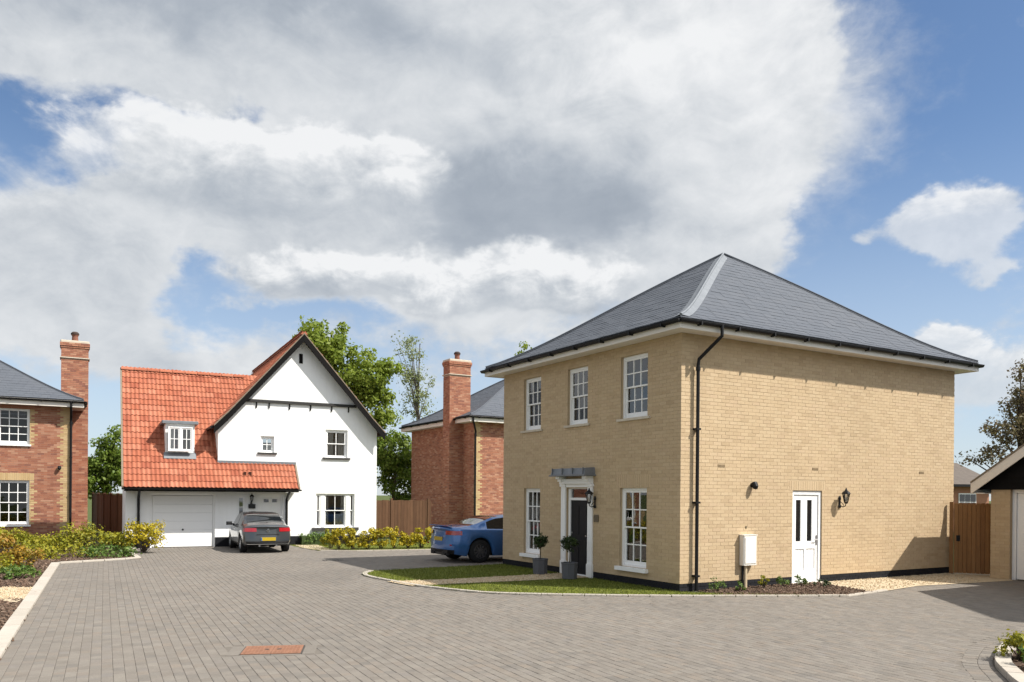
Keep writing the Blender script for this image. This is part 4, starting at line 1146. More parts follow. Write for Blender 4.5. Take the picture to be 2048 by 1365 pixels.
# main roof with sprocketed eaves
VG = -.36
def main_prof(sgn):
    return [(AX + sgn * 3.14, EZ - .10), (AX + sgn * 2.95, EZ + .10), (AX + sgn * 2.66, EZ + .40), (AX, AZ)]
for sgn in (-1, 1):
    pr = main_prof(sgn)
    for (xa, za), (xb, zb) in zip(pr, pr[1:]):
        slab([(xa, VG + .02, za - d_), (xb, VG + .02, zb - d_), (xb, 11.0, zb - d_), (xa, 11.0, za - d_)][::(1 if sgn < 0 else -1)])
b.build('roof', 'tile_bed', hw)
for sgn in (-1, 1):
    pr = main_prof(sgn)
    lens = [math.hypot(q_[0] - p[0], q_[1] - p[1]) for p, q_ in zip(pr, pr[1:])]
    dirs = [((q_[0] - p[0]) / l, 0, (q_[1] - p[1]) / l) for (p, q_), l in zip(zip(pr, pr[1:]), lens)]
    acc = 0.0; tot = sum(lens); r = 0
    while acc < tot - .1:
        d0 = acc; k = 0
        while k < 2 and d0 > lens[k]: d0 -= lens[k]; k += 1
        px, pz = pr[k][0] + dirs[k][0] * d0, pr[k][1] + dirs[k][2] * d0
        if sgn < 0: lay_tiles((px, 11.0, pz), (0, -1, 0), dirs[k], 39, TEX * .5, lambda p: not (p.y > .9 and p.z < wing_z(p.y) - .1 and p.y < RY))
        else: lay_tiles((px, VG, pz), (0, 1, 0), dirs[k], 39, TEX * .5)
        acc += TEX
tiles.finish()
# ridge tiles
def ridge(p0, p1, step, n_rad=.12):
    p0, p1 = Vector(p0), Vector(p1); L = (p1 - p0).length; n = int(L / step); d = (p1 - p0) / n; a = math.atan2(d.y, d.x)
    q = MB(); k = 6; rs = []
    for i in range(k + 1):
        t = PI * i / k; rs.append((math.cos(t) * n_rad, math.sin(t) * n_rad * .85))
    for (a0, c0), (a1, c1) in zip(rs, rs[1:]):
        q.face([(.003, a0, c0), (step - .003, a0 * .97, c0 * .97), (step - .003, a1 * .97, c1 * .97), (.003, a1, c1)])
    q.face([(.003, x, z) for x, z in rs]); me = q.mesh('ridge_tile', 'orange_tile')
    for i in range(n): link('ridge_tile', me, hw, TR(*(p0 + d * i), a))
ridge((-.92, RY, RZ - .03), (3.55, RY, RZ - .03), .44)
ridge((AX, VG, AZ - .03), (AX, 11.0, AZ - .03), .44)
# bargeboards: black boards with mortar verge over them
for sgn in (-1, 1):
    pr = main_prof(sgn)
    for name, y0, y1, up, dn, mk in (('bargeboard', VG - .005, VG + .03, -.02, -.29, 'black_timber'), ('verge', VG - .015, VG + .05, .035, -.02, 'verge_mortar')):
        q = MB()
        for (xa, za), (xb, zb) in zip(pr, pr[1:]):
            vs = [(xa, y0, za + dn), (xb, y0, zb + dn), (xb, y0, zb + up), (xa, y0, za + up), (xa, y1, za + dn), (xb, y1, zb + dn), (xb, y1, zb + up), (xa, y1, za + up)]
            q.add(vs, [(0, 1, 2, 3), (7, 6, 5, 4), (0, 4, 5, 1), (3, 2, 6, 7), (0, 3, 7, 4)])
        q.build(name, mk, hw)
    q = MB()
    (xa, za), (xb, zb) = pr[1], pr[3]
    sf_ = [(xa, VG + .03, za - .17), (xb, VG + .03, zb - .17), (xb, .0, zb - .17), (xa, .0, za - .17)]
    q.face(sf_); q.face([(p[0], p[1], p[2] + .02) for p in reversed(sf_)]); q.build('verge_soffit', 'black_timber', hw)
    q = MB(); x0, z0 = pr[0]; q.tube([(x0 + sgn * .06, VG + .1, z0 - .05), (x0 + sgn * .06, 11.0, z0 - .05)], .055, 8); q.build('gutter', 'black_plastic', hw)
# wing eave: fascia, gutter, verge at its left and right ends
q = MB(); q.box((-.86, EY_ + .03, EZ_ - .13), (4.90, EY_ + .055, EZ_ - .03)); q.box((-.86, EY_ + .055, EZ_ - .13), (4.90, -.016, EZ_ - .115)); q.build('fascia', 'black_timber', hw)
q = MB(); n = 7; prof = [(math.cos(PI + PI * k / n) * .058, math.sin(PI + PI * k / n) * .058) for k in range(n + 1)]
for (p, r_) in zip(prof, prof[1:]):
    q.face([(-.93, EY_ - .035 + p[0], EZ_ - .03 + p[1]), (4.98, EY_ - .035 + p[0], EZ_ - .03 + p[1]), (4.98, EY_ - .035 + r_[0], EZ_ - .03 + r_[1]), (-.93, EY_ - .035 + r_[0], EZ_ - .03 + r_[1])])
for x in (-.93, 4.98): q.face([(x, EY_ - .035 + p[0], EZ_ - .03 + p[1]) for p in prof])
q.build('gutter', 'black_plastic', hw)
q = MB()
for x, yend in ((-.915, RY), (4.915, 0)):
    q.add([(x - .03, EY_, EZ_ - .08), (x + .03, EY_, EZ_ - .08), (x + .03, EY_, EZ_ + .05), (x - .03, EY_, EZ_ + .05), (x - .03, yend, wing_z(yend) - .08), (x + .03, yend, wing_z(yend) - .08), (x + .03, yend, wing_z(yend) + .05), (x - .03, yend, wing_z(yend) + .05)], [(0, 1, 2, 3), (4, 7, 6, 5), (0, 4, 5, 1), (1, 5, 6, 2), (2, 6, 7, 3), (3, 7, 4, 0)])
q.build('verge', 'verge_mortar', hw)
q = MB(); q.box((GX0 - .02, -.035, wing_z(0) - .0), (4.94, .0, wing_z(0) + .09)); q.build('lead_flashing', 'lead', hw)
q = MB(); q.box((3.02, EY_ + .36, wing_z(EY_ + .36) + .02), (3.10, EY_ + .46, wing_z(EY_ + .46) + .06)); q.box((3.20, EY_ + .36, wing_z(EY_ + .36) + .02), (3.28, EY_ + .46, wing_z(EY_ + .46) + .06)); q.build('tile_vent', 'tile_bed', hw)
# porch side wall behind the downpipe, downpipes
q = MB(); q.tube([(4.60, EY_ - .03, EZ_ - .06), (4.60, -.35, EZ_ - .22), (4.60, -.07, EZ_ - .40), (4.60, -.07, .02)], .045, 8); q.build('downpipe', 'black_plastic', hw)
q = MB(); q.tube([(-.40, EY_ - .03, EZ_ - .06), (-.40, -.35, EZ_ - .22), (-.40, -.07, EZ_ - .40), (-.40, -.07, .02)], .045, 8); q.build('downpipe', 'black_plastic', hw)
# garage door
q = MB(); q.box((-.02, .06, 0), (.04, .14, 1.90)); q.box((2.03, .06, 0), (2.09, .14, 1.90)); q.box((.04, .06, 1.83), (2.03, .14, 1.90))
gd = q.build('garage_door', 'white_paint', hw)
for k in range(6):
    q = MB(); z0 = .02 + k * .3; q.bevbox((.045, .085, z0), (2.025, .115, z0 + .296), .006); q.build('panel', 'white_paint', gd)
q = MB(); q.lathe([(.035, 0), (.035, .012)], 10, T=Matrix.Translation((1.03, .085, .62)) @ Matrix.Rotation(PI / 2, 4, 'X')); q.tube([(1.0, .06, .62), (1.06, .06, .62)], .012, 6); q.build('handle', 'black_plastic', gd)
# front door, side light, lantern, letter box
q = MB(); q.box((3.60, .06, .02), (3.66, .15, 1.89)); q.box((4.40, .06, .02), (4.46, .15, 1.89)); q.box((3.66, .06, 1.83), (4.40, .15, 1.89))
wd = q.build('front_door', 'white_paint', hw)
q = MB(); q.box((3.66, .085, .03), (4.40, .13, 1.83))
for a, c in ((3.74, 3.99), (4.07, 4.32)): q.box((a, .076, .2), (c, .085, .85)); q.box((a, .076, .95), (c, .085, 1.5))
q.build('door_leaf', 'white_paint', wd)
for a, c in ((3.80, 3.97), (4.10, 4.27)): q = MB(); q.box((a, .072, 1.60), (c, .080, 1.71)); q.build('pane', 'car_glass', wd)
sash_window(hw, FRONT, 2.86, 1.0, .27, .83, 1, 2, two_sash=False, inset=.04, frame=.03)
wl = wall_lantern(hw, Matrix.Translation((3.34, 0, 1.64)) @ Matrix.Scale(.7, 4))
q = MB(); q.bevbox((3.24, -.10, 1.37), (3.48, 0, 1.53), .012); q.build('letter_box', 'car_black', hw)
# windows of the gable
sash_window(hw, FRONT, 6.045, 3.31, .85, 1.06, 2, 1, sill='sill_dark', sill_h=.07, inset=.06, frame=.06, bottom=.05, curtain=[(.09, .40, .05, .96), (.60, .91, .05, .96)])
sash_window(hw, FRONT, 3.655, 3.43, .485, .60, 2, 2, sill='sill_dark', sill_h=.065, two_sash=False, inset=.06, frame=.05, curtain=[(.1, .9, .05, .5)])
gw = MB(); gw.box((5.90 - .0, .05, .66), (6.03, .15, 1.92)); gw.box((6.86, .05, .66), (6.99, .15, 1.92)); gw.build('mullion', 'white_paint', hw)
sash_window(hw, FRONT, 6.03, .645, .83, 1.285, 2, 1, inset=.06, frame=.02, bottom=.06, curtain=[(.02, .22, .05, .96), (.52, .98, .05, .40), (.80, .98, .05, .96)])
sash_window(hw, FRONT, 5.70, .645, .20, 1.285, 1, 1, inset=.06, frame=.03, bottom=.06)
sash_window(hw, FRONT, 6.99, .645, .20, 1.285, 1, 1, inset=.06, frame=.03, bottom=.06)
q = MB(); q.box((5.56, -.09, .53), (7.34, .06, .64)); q.build('sill', 'sill_dark', hw)
# dormer
DYF = .21
dm = MB(); dm.box((.45, DYF + .002, 3.34), (.53, DYF + .12, 4.36)); dm.box((1.33, DYF + .002, 3.34), (1.41, DYF + .12, 4.36)); dm.box((.53, DYF, 4.24), (1.33, DYF + .12, 4.36))
dm.box((.45, DYF + .12, 3.34), (.50, 1.2, 4.36)); dm.box((1.36, DYF + .12, 3.34), (1.41, 1.2, 4.36)); dm.box((.53, DYF, 3.34), (1.33, DYF + .1, 3.38)); dm.box((.5, 1.1, 3.34), (1.36, 1.2, 4.36))
dr = dm.build('dormer', 'white_paint', hw)
sash_window(dr, FRONT, .53, 3.38, .40, .86, 2, 2, two_sash=False, inset=.0, frame=.035, curtain=[(.1, .5, .05, .95)])
sash_window(dr, FRONT, .93, 3.38, .40, .86, 2, 2, two_sash=False, inset=.0, frame=.035, curtain=None)
q = MB(); q.bevbox((.33, DYF - .12, 4.36), (1.53, 1.5, 4.46), .02); q.build('dormer_roof', 'lead', dr)
q = MB(); q.add([(.40, DYF - .02, 3.345), (1.46, DYF - .02, 3.345), (1.46, DYF - .16, wing_z(DYF - .16) + .06), (.40, DYF - .16, wing_z(DYF - .16) + .06)], [(3, 2, 1, 0)]); q.box((.40, DYF - .03, 3.29), (1.46, DYF + .02, 3.345)); q.build('lead_apron', 'lead', dr)


# ================================================================== garage on the right
OGR = Vector((11.75, 19.9)); A_G = math.atan2(-LV.y, -LV.x)
hg = thing('garage', 'yellow brick garage with white bargeboards and black boarded gable at the right edge', 'garage', (OGR.x, OGR.y, 0), A_G)
GWID, GAP, GPI = 2.74, 1.38, math.tan(rad(35))
gz = lambda x: 2.13 + (GAP + .33 - abs(x - GAP)) * GPI
b = MB()
gop = [(.46, 2.55, 0, 2.17)]
wall_cells(b, .006, GWID - .006, 0, 2.17, gop, .006, .22, FRONT); b.box((.006, .22, 0), (.22, 5.6, 2.17)); b.box((GWID - .22, .22, 0), (GWID - .006, 5.6, 2.17)); b.box((.22, 5.4, 0), (GWID - .22, 5.6, 2.17))
# second bay beside it, set forward
b.build('wall', 'yellow_mortar', hg)
b = MB(); b.box((2.75, -2.55, 0), (2.97, 5.6, 2.17)); b.box((2.97, -2.55, 0), (3.3, -2.33, 2.17)); b.box((13.0, -2.55, 0), (13.8, -2.33, 2.17)); b.box((13.58, -2.33, 0), (13.8, 5.6, 2.17)); b.box((3.3, -2.50, 1.98), (13.0, -2.38, 2.17)); b.box((2.97, 5.4, 0), (13.58, 5.6, 2.17))
b.build('wall', 'yellow_mortar', hg)
bs = BrickSet(hg)
lay_bricks(bs, FRONT, 0, GWID, .015, 2.17, gop, lambda x, z, i: 'yellow_brick')
lay_bricks(bs, SIDE_L(), -5.6, 0, .015, 2.17, (), lambda x, z, i: 'yellow_brick', .1125)
bs.finish()
q = MB(); q.box((.46, .10, .0), (.55, .20, 2.17)); q.box((2.46, .10, 0), (2.55, .20, 2.17)); q.box((.55, .10, 2.09), (2.46, .20, 2.17)); g2 = q.build('garage_door', 'white_paint', hg)
for k in range(9):
    q = MB(); q.bevbox((.555 + k * .2117, .13, .02), (.555 + (k + 1) * .2117 - .003, .16, 2.085), .006); q.build('panel', 'white_paint', g2)
for k in range(10):                                              # black weatherboards in the gable
    z0 = 2.17 + k * .15
    hw_ = lambda z: min(GAP + .28, (GAP + .33) - (z - 2.26) / GPI)
    if hw_(z0 + .165) < .05: break
    x0, x1, xa, xb = GAP - hw_(z0), GAP + hw_(z0), GAP - hw_(z0 + .165), GAP + hw_(z0 + .165)
    q = MB(); q.add([(x0, -.045, z0), (x1, -.045, z0), (xb, -.02, z0 + .165), (xa, -.02, z0 + .165), (x0, .05, z0), (x1, .05, z0), (xb, .05, z0 + .165), (xa, .05, z0 + .165)], [(0, 1, 2, 3), (0, 4, 5, 1), (3, 2, 6, 7), (0, 3, 7, 4), (1, 5, 6, 2)])
    q.build('weatherboard', 'black_timber', hg)
def gable_roof(root, xa, xm, xb, ya, yb, ze, pitch, nm='roof'):
    q = MB(); zm = ze + (xm - xa) * pitch
    for (x0, z0, x1, z1) in ((xa, ze, xm, zm), (xm, zm, xb, ze)):
        vs = [(x0, ya, z0 - .05), (x1, ya, z1 - .05), (x1, yb, z1 - .05), (x0, yb, z0 - .05), (x0, ya, z0 + .02), (x1, ya, z1 + .02), (x1, yb, z1 + .02), (x0, yb, z0 + .02)]
        q.add(vs, [(3, 2, 1, 0), (4, 5, 6, 7), (0, 1, 5, 4), (2, 3, 7, 6), (3, 0, 4, 7), (1, 2, 6, 5)])
    q.build(nm, 'slate', root)
    for (x0, z0, x1, z1) in ((xa, ze, xm, zm), (xb, ze, xm, zm)):
        q = MB(); y0, y1 = ya - .03, ya
        q.add([(x0, y0, z0 - .26), (x1, y0, z1 - .24), (x1, y0, z1 + .0), (x0, y0, z0 + .0), (x0, y1, z0 - .26), (x1, y1, z1 - .24), (x1, y1, z1), (x0, y1, z0)], [(0, 1, 2, 3), (7, 6, 5, 4), (0, 4, 5, 1), (3, 2, 6, 7), (0, 3, 7, 4), (1, 5, 6, 2)])
        q.build('bargeboard', 'fascia_paint', root)
        q = MB(); q.add([(x0, y0 - .02, z0 + .0), (x1, y0 - .02, z1 + .0), (x1, y0 - .02, z1 + .045), (x0, y0 - .02, z0 + .045), (x0, y1 + .06, z0 + .0), (x1, y1 + .06, z1 + .0), (x1, y1 + .06, z1 + .045), (x0, y1 + .06, z0 + .045)], [(0, 1, 2, 3), (7, 6, 5, 4), (0, 4, 5, 1), (3, 2, 6, 7), (0, 3, 7, 4)])
        q.build('verge', 'verge_mortar', root)
    q = MB(); q.box((xa, ya, ze - .25), (xa + .33, yb, ze - .23)); q.box((xa - .0, ya, ze - .23), (xa + .03, yb, ze - .05)); q.build('soffit', 'fascia_paint', root)
    return zm
gable_roof(hg, -.33, GAP, 3.09, -.27, 5.8, 2.32, GPI)
gable_roof(hg, 2.43, 8.3, 14.2, -2.80, 5.8, 2.32, .72)

# ================================================================== fences and gate
def board_fence(name, label, cat, p0, p1, h, bw, mat, rails=True, post_every=None, cap=None, jitter=.012, group=None, z0=.03):
    p0, p1 = Vector(p0), Vector(p1); d = p1 - p0; L_ = d.length
    t = thing(name, label, cat, (p0.x, p0.y, 0), math.atan2(d.y, d.x), group)
    n = int(L_ / bw); me = []
    for k in range(3):
        q = MB(); q.bevbox((.003, 0, z0), (bw - .003, .022, h + rng.uniform(-jitter, jitter) * .3), .003); me.append(q.mesh('board', mat))
    for i in range(n): link('board', rng.choice(me), t, Matrix.Translation((i * bw, rng.uniform(-.004, .004), rng.uniform(-jitter, jitter))))
    if rails:
        for z in (.35, h * .55, h - .25): q = MB(); q.box((0, .024, z), (L_, .07, z + .07)); q.build('rail', mat, t)
    if post_every:
        k = 0.0
        while k <= L_ + .01: q = MB(); q.bevbox((k - .05, -.03, 0), (k + .05, .07, h + .08), .006); q.build('post', mat, t); k += post_every
    if cap: q = MB(); q.box((0, -.02, h + .015), (L_, .05, h + .05)); q.build('capping', cap, t)
    return t
board_fence('fence', 'dark close-boarded fence between the left brick house and the white house', 'fence', (-21.2, 41.0), (-15.75, 33.2), 1.80, .15, 'fence_wood', post_every=1.8, cap='fence_wood')
board_fence('fence', 'brown board fence between the white house and the middle brick house', 'fence', (-6.9, 35.2), (-3.6, 37.2), 1.66, .15, 'fence_wood', post_every=1.8)
gp0 = Vector((11.42, 20.95)); gp1 = Vector((12.24, 20.45))
gt = board_fence('wooden_gate', 'orange-brown boarded gate between the yellow house and the garage', 'gate', gp0, gp1, 1.83, .1, 'gate_wood', jitter=.0)
q = MB(); q.box((0, .0215, .06), (.9, .0235, 1.80)); q.build('back_board', 'gate_wood', gt)
q = MB(); q.bevbox((-.1, -.03, 0), (-.005, .07, 1.86), .006); q.build('gate_post', 'gate_wood', gt)
q = MB(); q.tube([(.10, -.05, .93), (.10, -.01, .93)], .03, 8); q.box((.06, -.015, .85), (.14, .0, 1.0)); q.build('latch', 'black_plastic', gt)

# far brick house behind the gate
fh = thing('brick_house', 'distant red brick house with a dark tiled roof behind the wooden gate', 'house', (22.5, 46.0, 0), rad(14))
q = MB(); q.box((-3, 0, 0), (5.5, 6, 2.85)); q.add([(-3, 0, 2.85), (1.0, 0, 2.85), (-1.0, 0, 4.0), (-3, .2, 2.85), (1.0, .2, 2.85), (-1.0, .2, 4.0)], [(0, 1, 2), (3, 5, 4)]); q.build('wall', 'red_brick', fh)
q = MB()
for (a, c) in (((-3.5, -.45, 2.72), (-3.5, 3, 4.3)), ): pass
q.add([(-3.6, -.4, 2.75), (6, -.4, 2.75), (6, 3, 4.15), (-3.6, 3, 4.15), (-3.6, 6.4, 2.75), (6, 6.4, 2.75)], [(0, 1, 2, 3), (3, 2, 5, 4), (0, 3, 4), (1, 5, 2)]); q.build('roof', 'brown_tile', fh)
q = MB(); q.box((-3.6, -.44, 2.62), (6, -.36, 2.76)); q.build('gutter', 'black_plastic', fh)
w = MB(); w.box((3.35, -.06, 1.25), (4.55, .02, 2.25)); wo_ = w.build('window', 'white_paint', fh)
for i in range(3):
    for j in range(2): q = MB(); q.box((3.40 + i * .38, -.075, 1.30 + j * .46), (3.74 + i * .38, -.055, 1.72 + j * .46)); q.build('pane', 'car_glass', wo_)

# ================================================================== cars
def interp(keys, x):
    if x <= keys[0][0]: return keys[0][1]
    for (a, b_), (c, d_) in zip(keys, keys[1:]):
        if x <= c: 
            t = (x - a) / (c - a); t = t * t * (3 - 2 * t) * .5 + t * .5
            return b_ + (d_ - b_) * t
    return keys[-1][1]
def car(name, label, loc, rot, paint, L_, Wd, roof, wid, zs_k, zb_k, axles, ra, back, screen, glass_x, pillars, rear_g, doors, tyre_r, rim, spokes):
    root = thing(name, label, 'car', loc, rot)
    N = 96; xs = [L_ * i / N for i in range(N + 1)]
    def section(x):
        wm = interp(wid, x) * Wd / 2; zr = interp(roof, x); zs = interp(zs_k, x); zb = interp(zb_k, x)
        za = zb
        for xc in axles:
            if abs(x - xc) < ra: za = max(za, tyre_r + math.sqrt(ra * ra - (x - xc) ** 2))
        zr = max(zr, zs + .012)
        cab = zr - zs
        wb_ = wm * .915; th = .34
        wr = max(wm * .50, wb_ - th * max(cab - .03, 0) - (.12 if cab < .2 else .0) * (1 - cab / .2 if cab < .2 else 0))
        p = [(0, zb if za == zb else za), (wm * .90, za), (wm * .985, max(zb + .12, za + .004)), (wm, max(.56, za + .012)), (wm * .985, max(zs - .07, za + .02)), (wm * .945, zs), (wb_, zs + .010),
             (wr, zs + .010 + max(cab - .075, cab * .4)), (wr * .86, zr - min(.022, cab * .25)), (wr * .45, zr - min(.004, cab * .1)), (0, zr)]
        if za > zb: p[0] = (0, za)
        out = []
        for y, z in p:
            g_ = interp(rear_g, z) * max(0, 1 - x / .5) + 0.0
            fr = max(0, 1 - (L_ - x) / .5) * (.10 * abs(y / wm) ** 2 + .05 * max(0, z - .55))
            rr = max(0, 1 - x / .6) ** 2 * .13 * abs(y / wm) ** 3
            out.append((x + g_ + rr - fr, y, z))
        return out
    secs = [section(x) for x in xs]; K = len(secs[0])
    parts = {}
    def mb(k): return parts.setdefault(k, MB())
    bx0, bx1 = back; sx0, sx1 = screen
    for i in range(N):
        xm = (xs[i] + xs[i + 1]) / 2
        for j in range(K - 1):
            a, b_, c, d_ = secs[i][j], secs[i + 1][j], secs[i + 1][j + 1], secs[i][j + 1]
            key = 'body'
            if j == 0: key = 'underside'
            elif j == 6 and glass_x[0] < xm < glass_x[1]: key = 'trim' if any(abs(xm - p_) < .05 for p_ in pillars) else 'side_window'
            elif j >= 7 and bx0 < xm < bx1: key = 'rear_window' if j >= 8 else 'body'
            elif j >= 7 and sx0 < xm < sx1: key = 'windscreen' if j >= 8 else 'body'
            elif j in (2, 3, 4) and any(d0 < xm < d1 for d0, d1 in doors): key = 'door'
            for sg in (1, -1):
                q = [(p_[0], p_[1] * sg, p_[2]) for p_ in (a, b_, c, d_)]
                k2 = key + ('_l' if sg > 0 else '_r') if key in ('side_window', 'door') else key
                mb(k2).face(q if sg < 0 else q[::-1])
    for s_, fl, bulge in ((secs[0], 1, .13), (secs[-1], -1, .10)):
        def row(pt):
            return [(pt[0] - fl * bulge * (1 - abs(t) ** 3) * (1 if pt[1] > .2 else 0), pt[1] * t, pt[2]) for t in (1, .9, .75, .5, .25, 0, -.25, -.5, -.75, -.9, -1)]
        for j in range(K - 1):
            r0, r1 = row(s_[j]), row(s_[j + 1])
            for c in range(10):
                q = [r0[c], r1[c], r1[c + 1], r0[c + 1]]
                mb(('bumper' if fl > 0 else 'front_bumper') if j <= 1 else ('tailgate' if fl > 0 else 'front_panel')).face(q if fl > 0 else q[::-1])
    mats = {'tailgate': paint, 'front_panel': paint, 'front_bumper': 'car_black', 'body': paint, 'underside': 'car_black', 'trim': 'car_black', 'bumper': 'car_black', 'rear_window': 'car_glass', 'windscreen': 'car_glass', 'side_window_l': 'car_glass', 'side_window_r': 'car_glass', 'door_l': paint, 'door_r': paint}
    made = {}
    for k, m_ in parts.items():
        # weld so that smooth shading works
        idx = {}; nf = []
        for f in m_.f: nf.append(tuple(idx.setdefault(tuple(round(c, 4) for c in m_.v[i]), len(idx)) for i in f))
        m2 = MB(); m2.v = list(idx.keys())
        for f in nf:
            f = tuple(dict.fromkeys(f))
            if len(f) > 2: m2.f.append(f); m2.m.append(0); m2.r.append(0)
        made[k] = m2.build(k.replace('_l', '').replace('_r', '') if k[-2:] in ('_l', '_r') else k, mats[k], root, smooth=True)
        if k == 'rear_window': made[k].name = 'rear_window'
    # wheels
    T_ = MB(); tr = tyre_r; hw2 = .11
    T_.lathe([(tr * .62, -hw2), (tr * .93, -hw2), (tr, -hw2 * .7), (tr, hw2 * .7), (tr * .93, hw2), (tr * .62, hw2)], 28, cap=False); tme = T_.mesh('wheel', 'tyre', True)
    R_ = MB(); R_.lathe([(tr * .64, .02), (tr * .64, .10), (tr * .58, .105), (tr * .56, .03), (.0001, .03)], 24)
    for k in range(spokes):
        a = 2 * PI * k / spokes
        R_.box((-.022, .03, .045), (.022, tr * .59, .09), T=Matrix.Rotation(a, 4, 'Z'))
    R_.lathe([(.07, .04), (.07, .095), (.02, .10)], 12); rme = R_.mesh('rim', rim)
    wy = Wd / 2 - hw2 - .015
    for xc in axles:
        for sg in (1, -1):
            wo2 = link('wheel', tme, root, Matrix.Translation((xc, sg * wy, tr)) @ Matrix.Rotation(-sg * PI / 2, 4, 'X')); link('rim', rme, wo2)
    made['root'] = root; made['rear'] = secs[0]; made['sec'] = section
    return made

def wrap_lamp(root, sec, Wd, y0, z0, z1, sg, xs_end, name, mat, proud=.012):
    """lamp that follows the rear corner from half-width y0 out and along the flank"""
    q = MB(); pts0, pts1 = [], []
    path = []
    s0 = sec(0.0)
    def at_z(s_, z):
        for (a, b_) in zip(s_[1:6], s_[2:7]):
            if a[2] <= z <= b_[2]:
                t = (z - a[2]) / max(b_[2] - a[2], 1e-6); return Vector(a).lerp(Vector(b_), t)
        return Vector(s_[5])
    for z in (z0, z1):
        e = at_z(s0, z); line = [Vector((s0[5][0] - .0, y0, z))]
        ex = e.x
        inner = Vector((ex - .10, y0, z)); line = []
        # back face: straight across between the mirrored edge points
        for yy in (y0, y0 * .6 + e.y * .4, e.y * .82, e.y * .93):
            line.append(Vector((ex - .13 * (1 - (yy / e.y) ** 3) - proud, yy, z)))
        for x in (0, .05, .14, xs_end):
            p = at_z(sec(x), z); line.append(p + Vector((-proud * .5, proud, 0)))
        path.append(line)
    for i in range(len(path[0]) - 1):
        f = [path[0][i], path[0][i + 1], path[1][i + 1], path[1][i]]
        f = [(p.x, p.y * sg, p.z) for p in f]; q.face(f if sg < 0 else f[::-1])
    for line, flip in ((path[0], 0), (path[1], 1)):
        poly = [(p.x, p.y * sg, p.z) for p in line] + [(p.x + .06, (p.y - .05) * sg, p.z) for p in reversed(line)]
        q.face(poly)
    return q.build(name, mat, root)

gfor = NW; gleft = -UW
g_org = Vector((-8.06, 26.55)) - NW * .50
gc = car('parked_car', 'grey saloon car seen from behind, parked at the white house door', (g_org.x, g_org.y, 0), math.atan2(NW.y, NW.x), 'car_grey', 4.35, 1.76,
         [(0, .93), (.06, 1.00), (.35, 1.02), (.62, 1.04), (1.25, 1.36), (1.7, 1.42), (2.2, 1.425), (2.65, 1.37), (3.25, 1.00), (4.0, .86), (4.35, .62)],
         [(0, .90), (.15, .955), (.5, .985), (1.0, 1.0), (3.2, 1.0), (3.9, .95), (4.2, .85), (4.35, .72)],
         [(0, .90), (.3, .93), (1.2, .935), (3.0, .90), (3.9, .78), (4.35, .58)], [(0, .30), (.5, .22), (3.9, .20), (4.35, .26)], (.80, 3.42), .37, (.58, 1.38), (2.58, 3.28), (.95, 3.0), (1.85,),
         [(0.2, .10), (.32, .02), (.45, 0), (.62, .01), (.68, .06), (.85, .08), (1.0, .10)], ((1.30, 1.86), (1.88, 3.0)), .315, 'rim_silver', 9)
for sg in (1, -1):
    wrap_lamp(gc['root'], gc['sec'], 1.76, .40, .755, .885, sg, .26, 'tail_light', 'lamp_red')
q = MB(); q.bevbox((-.028, -.26, .44), (.02, .26, .555), .004); pl = q.build('number_plate', 'plate_yellow', gc['root'])
q = MB(); q.box((-.03, .215, .445), (-.027, .257, .55)); q.build('plate_band', 'car_blue', pl)
q = MB()
for k in range(12):
    ya, yb_ = -.74 + k * .1233, -.74 + (k + 1) * .1233; xc_ = .155 - .13 * (1 - abs((ya + yb_) / 2 / .80) ** 3) - .12
    q.box((xc_ - .012, ya, .315), (xc_ + .06, yb_, .335))
q.build('chrome_strip', 'chrome', gc['root'])
q = MB(); q.box((.02, -.40, .645), (.10, .40, .665)); q.build('boot_lip', 'car_black', gc['root'])
q = MB(); Tb = Matrix.Translation((.045, 0, .79)) @ Matrix.Rotation(-PI / 2, 4, 'Y')
for k in range(16):
    a0, a1 = 2 * PI * k / 16, 2 * PI * (k + 1) / 16
    q.tube([(.055 * math.cos(a0), .055 * math.sin(a0), .01), (.055 * math.cos(a1), .055 * math.sin(a1), .01)], .007, 5, T=Tb)
for a, c in (((.04, -.03), (-.035, -.012)), ((-.035, -.012), (.0, 0)), ((0, 0), (-.035, .012)), ((-.035, .012), (.04, .03)), ((.045, -.014), (.008, 0)), ((.008, 0), (.045, .014))): q.tube([(a[0], a[1], .01), (c[0], c[1], .01)], .005, 4, T=Tb)
q.build('badge', 'chrome', gc['root'])
for sg in (1, -1):
    q = MB(); q.tube([(2.92, sg * .78, .92), (2.90, sg * .92, .95)], .03, 6); q.bevbox((2.80, sg * .97 - .10, .90), (2.98, sg * .97 + .10, 1.03), .03); q.build('wing_mirror', 'car_grey' if sg < 0 else 'car_black', gc['root'])
    q = MB(); q.box((2.06, sg * .872 - .012, .77), (2.24, sg * .872 + .012, .80)); q.build('door_handle', 'chrome', gc['root'])
q = MB(); q.bevbox((.30, -.03, 1.06), (.36, .03, 1.075), .01); 
for y in (-.35, .0, .35): q.bevbox((1.75, y - .13, 1.0), (1.85, y + .13, 1.22), .03)
q.build('headrest', 'car_black', gc['root'])
q = MB()
for y in (-.30, .30): q.tube([(.02, y, .26), (.12, y, .26)], .03, 8)
q.build('exhaust', 'steel', gc['root'])
gc['root'].scale = (.89, .89, .92)

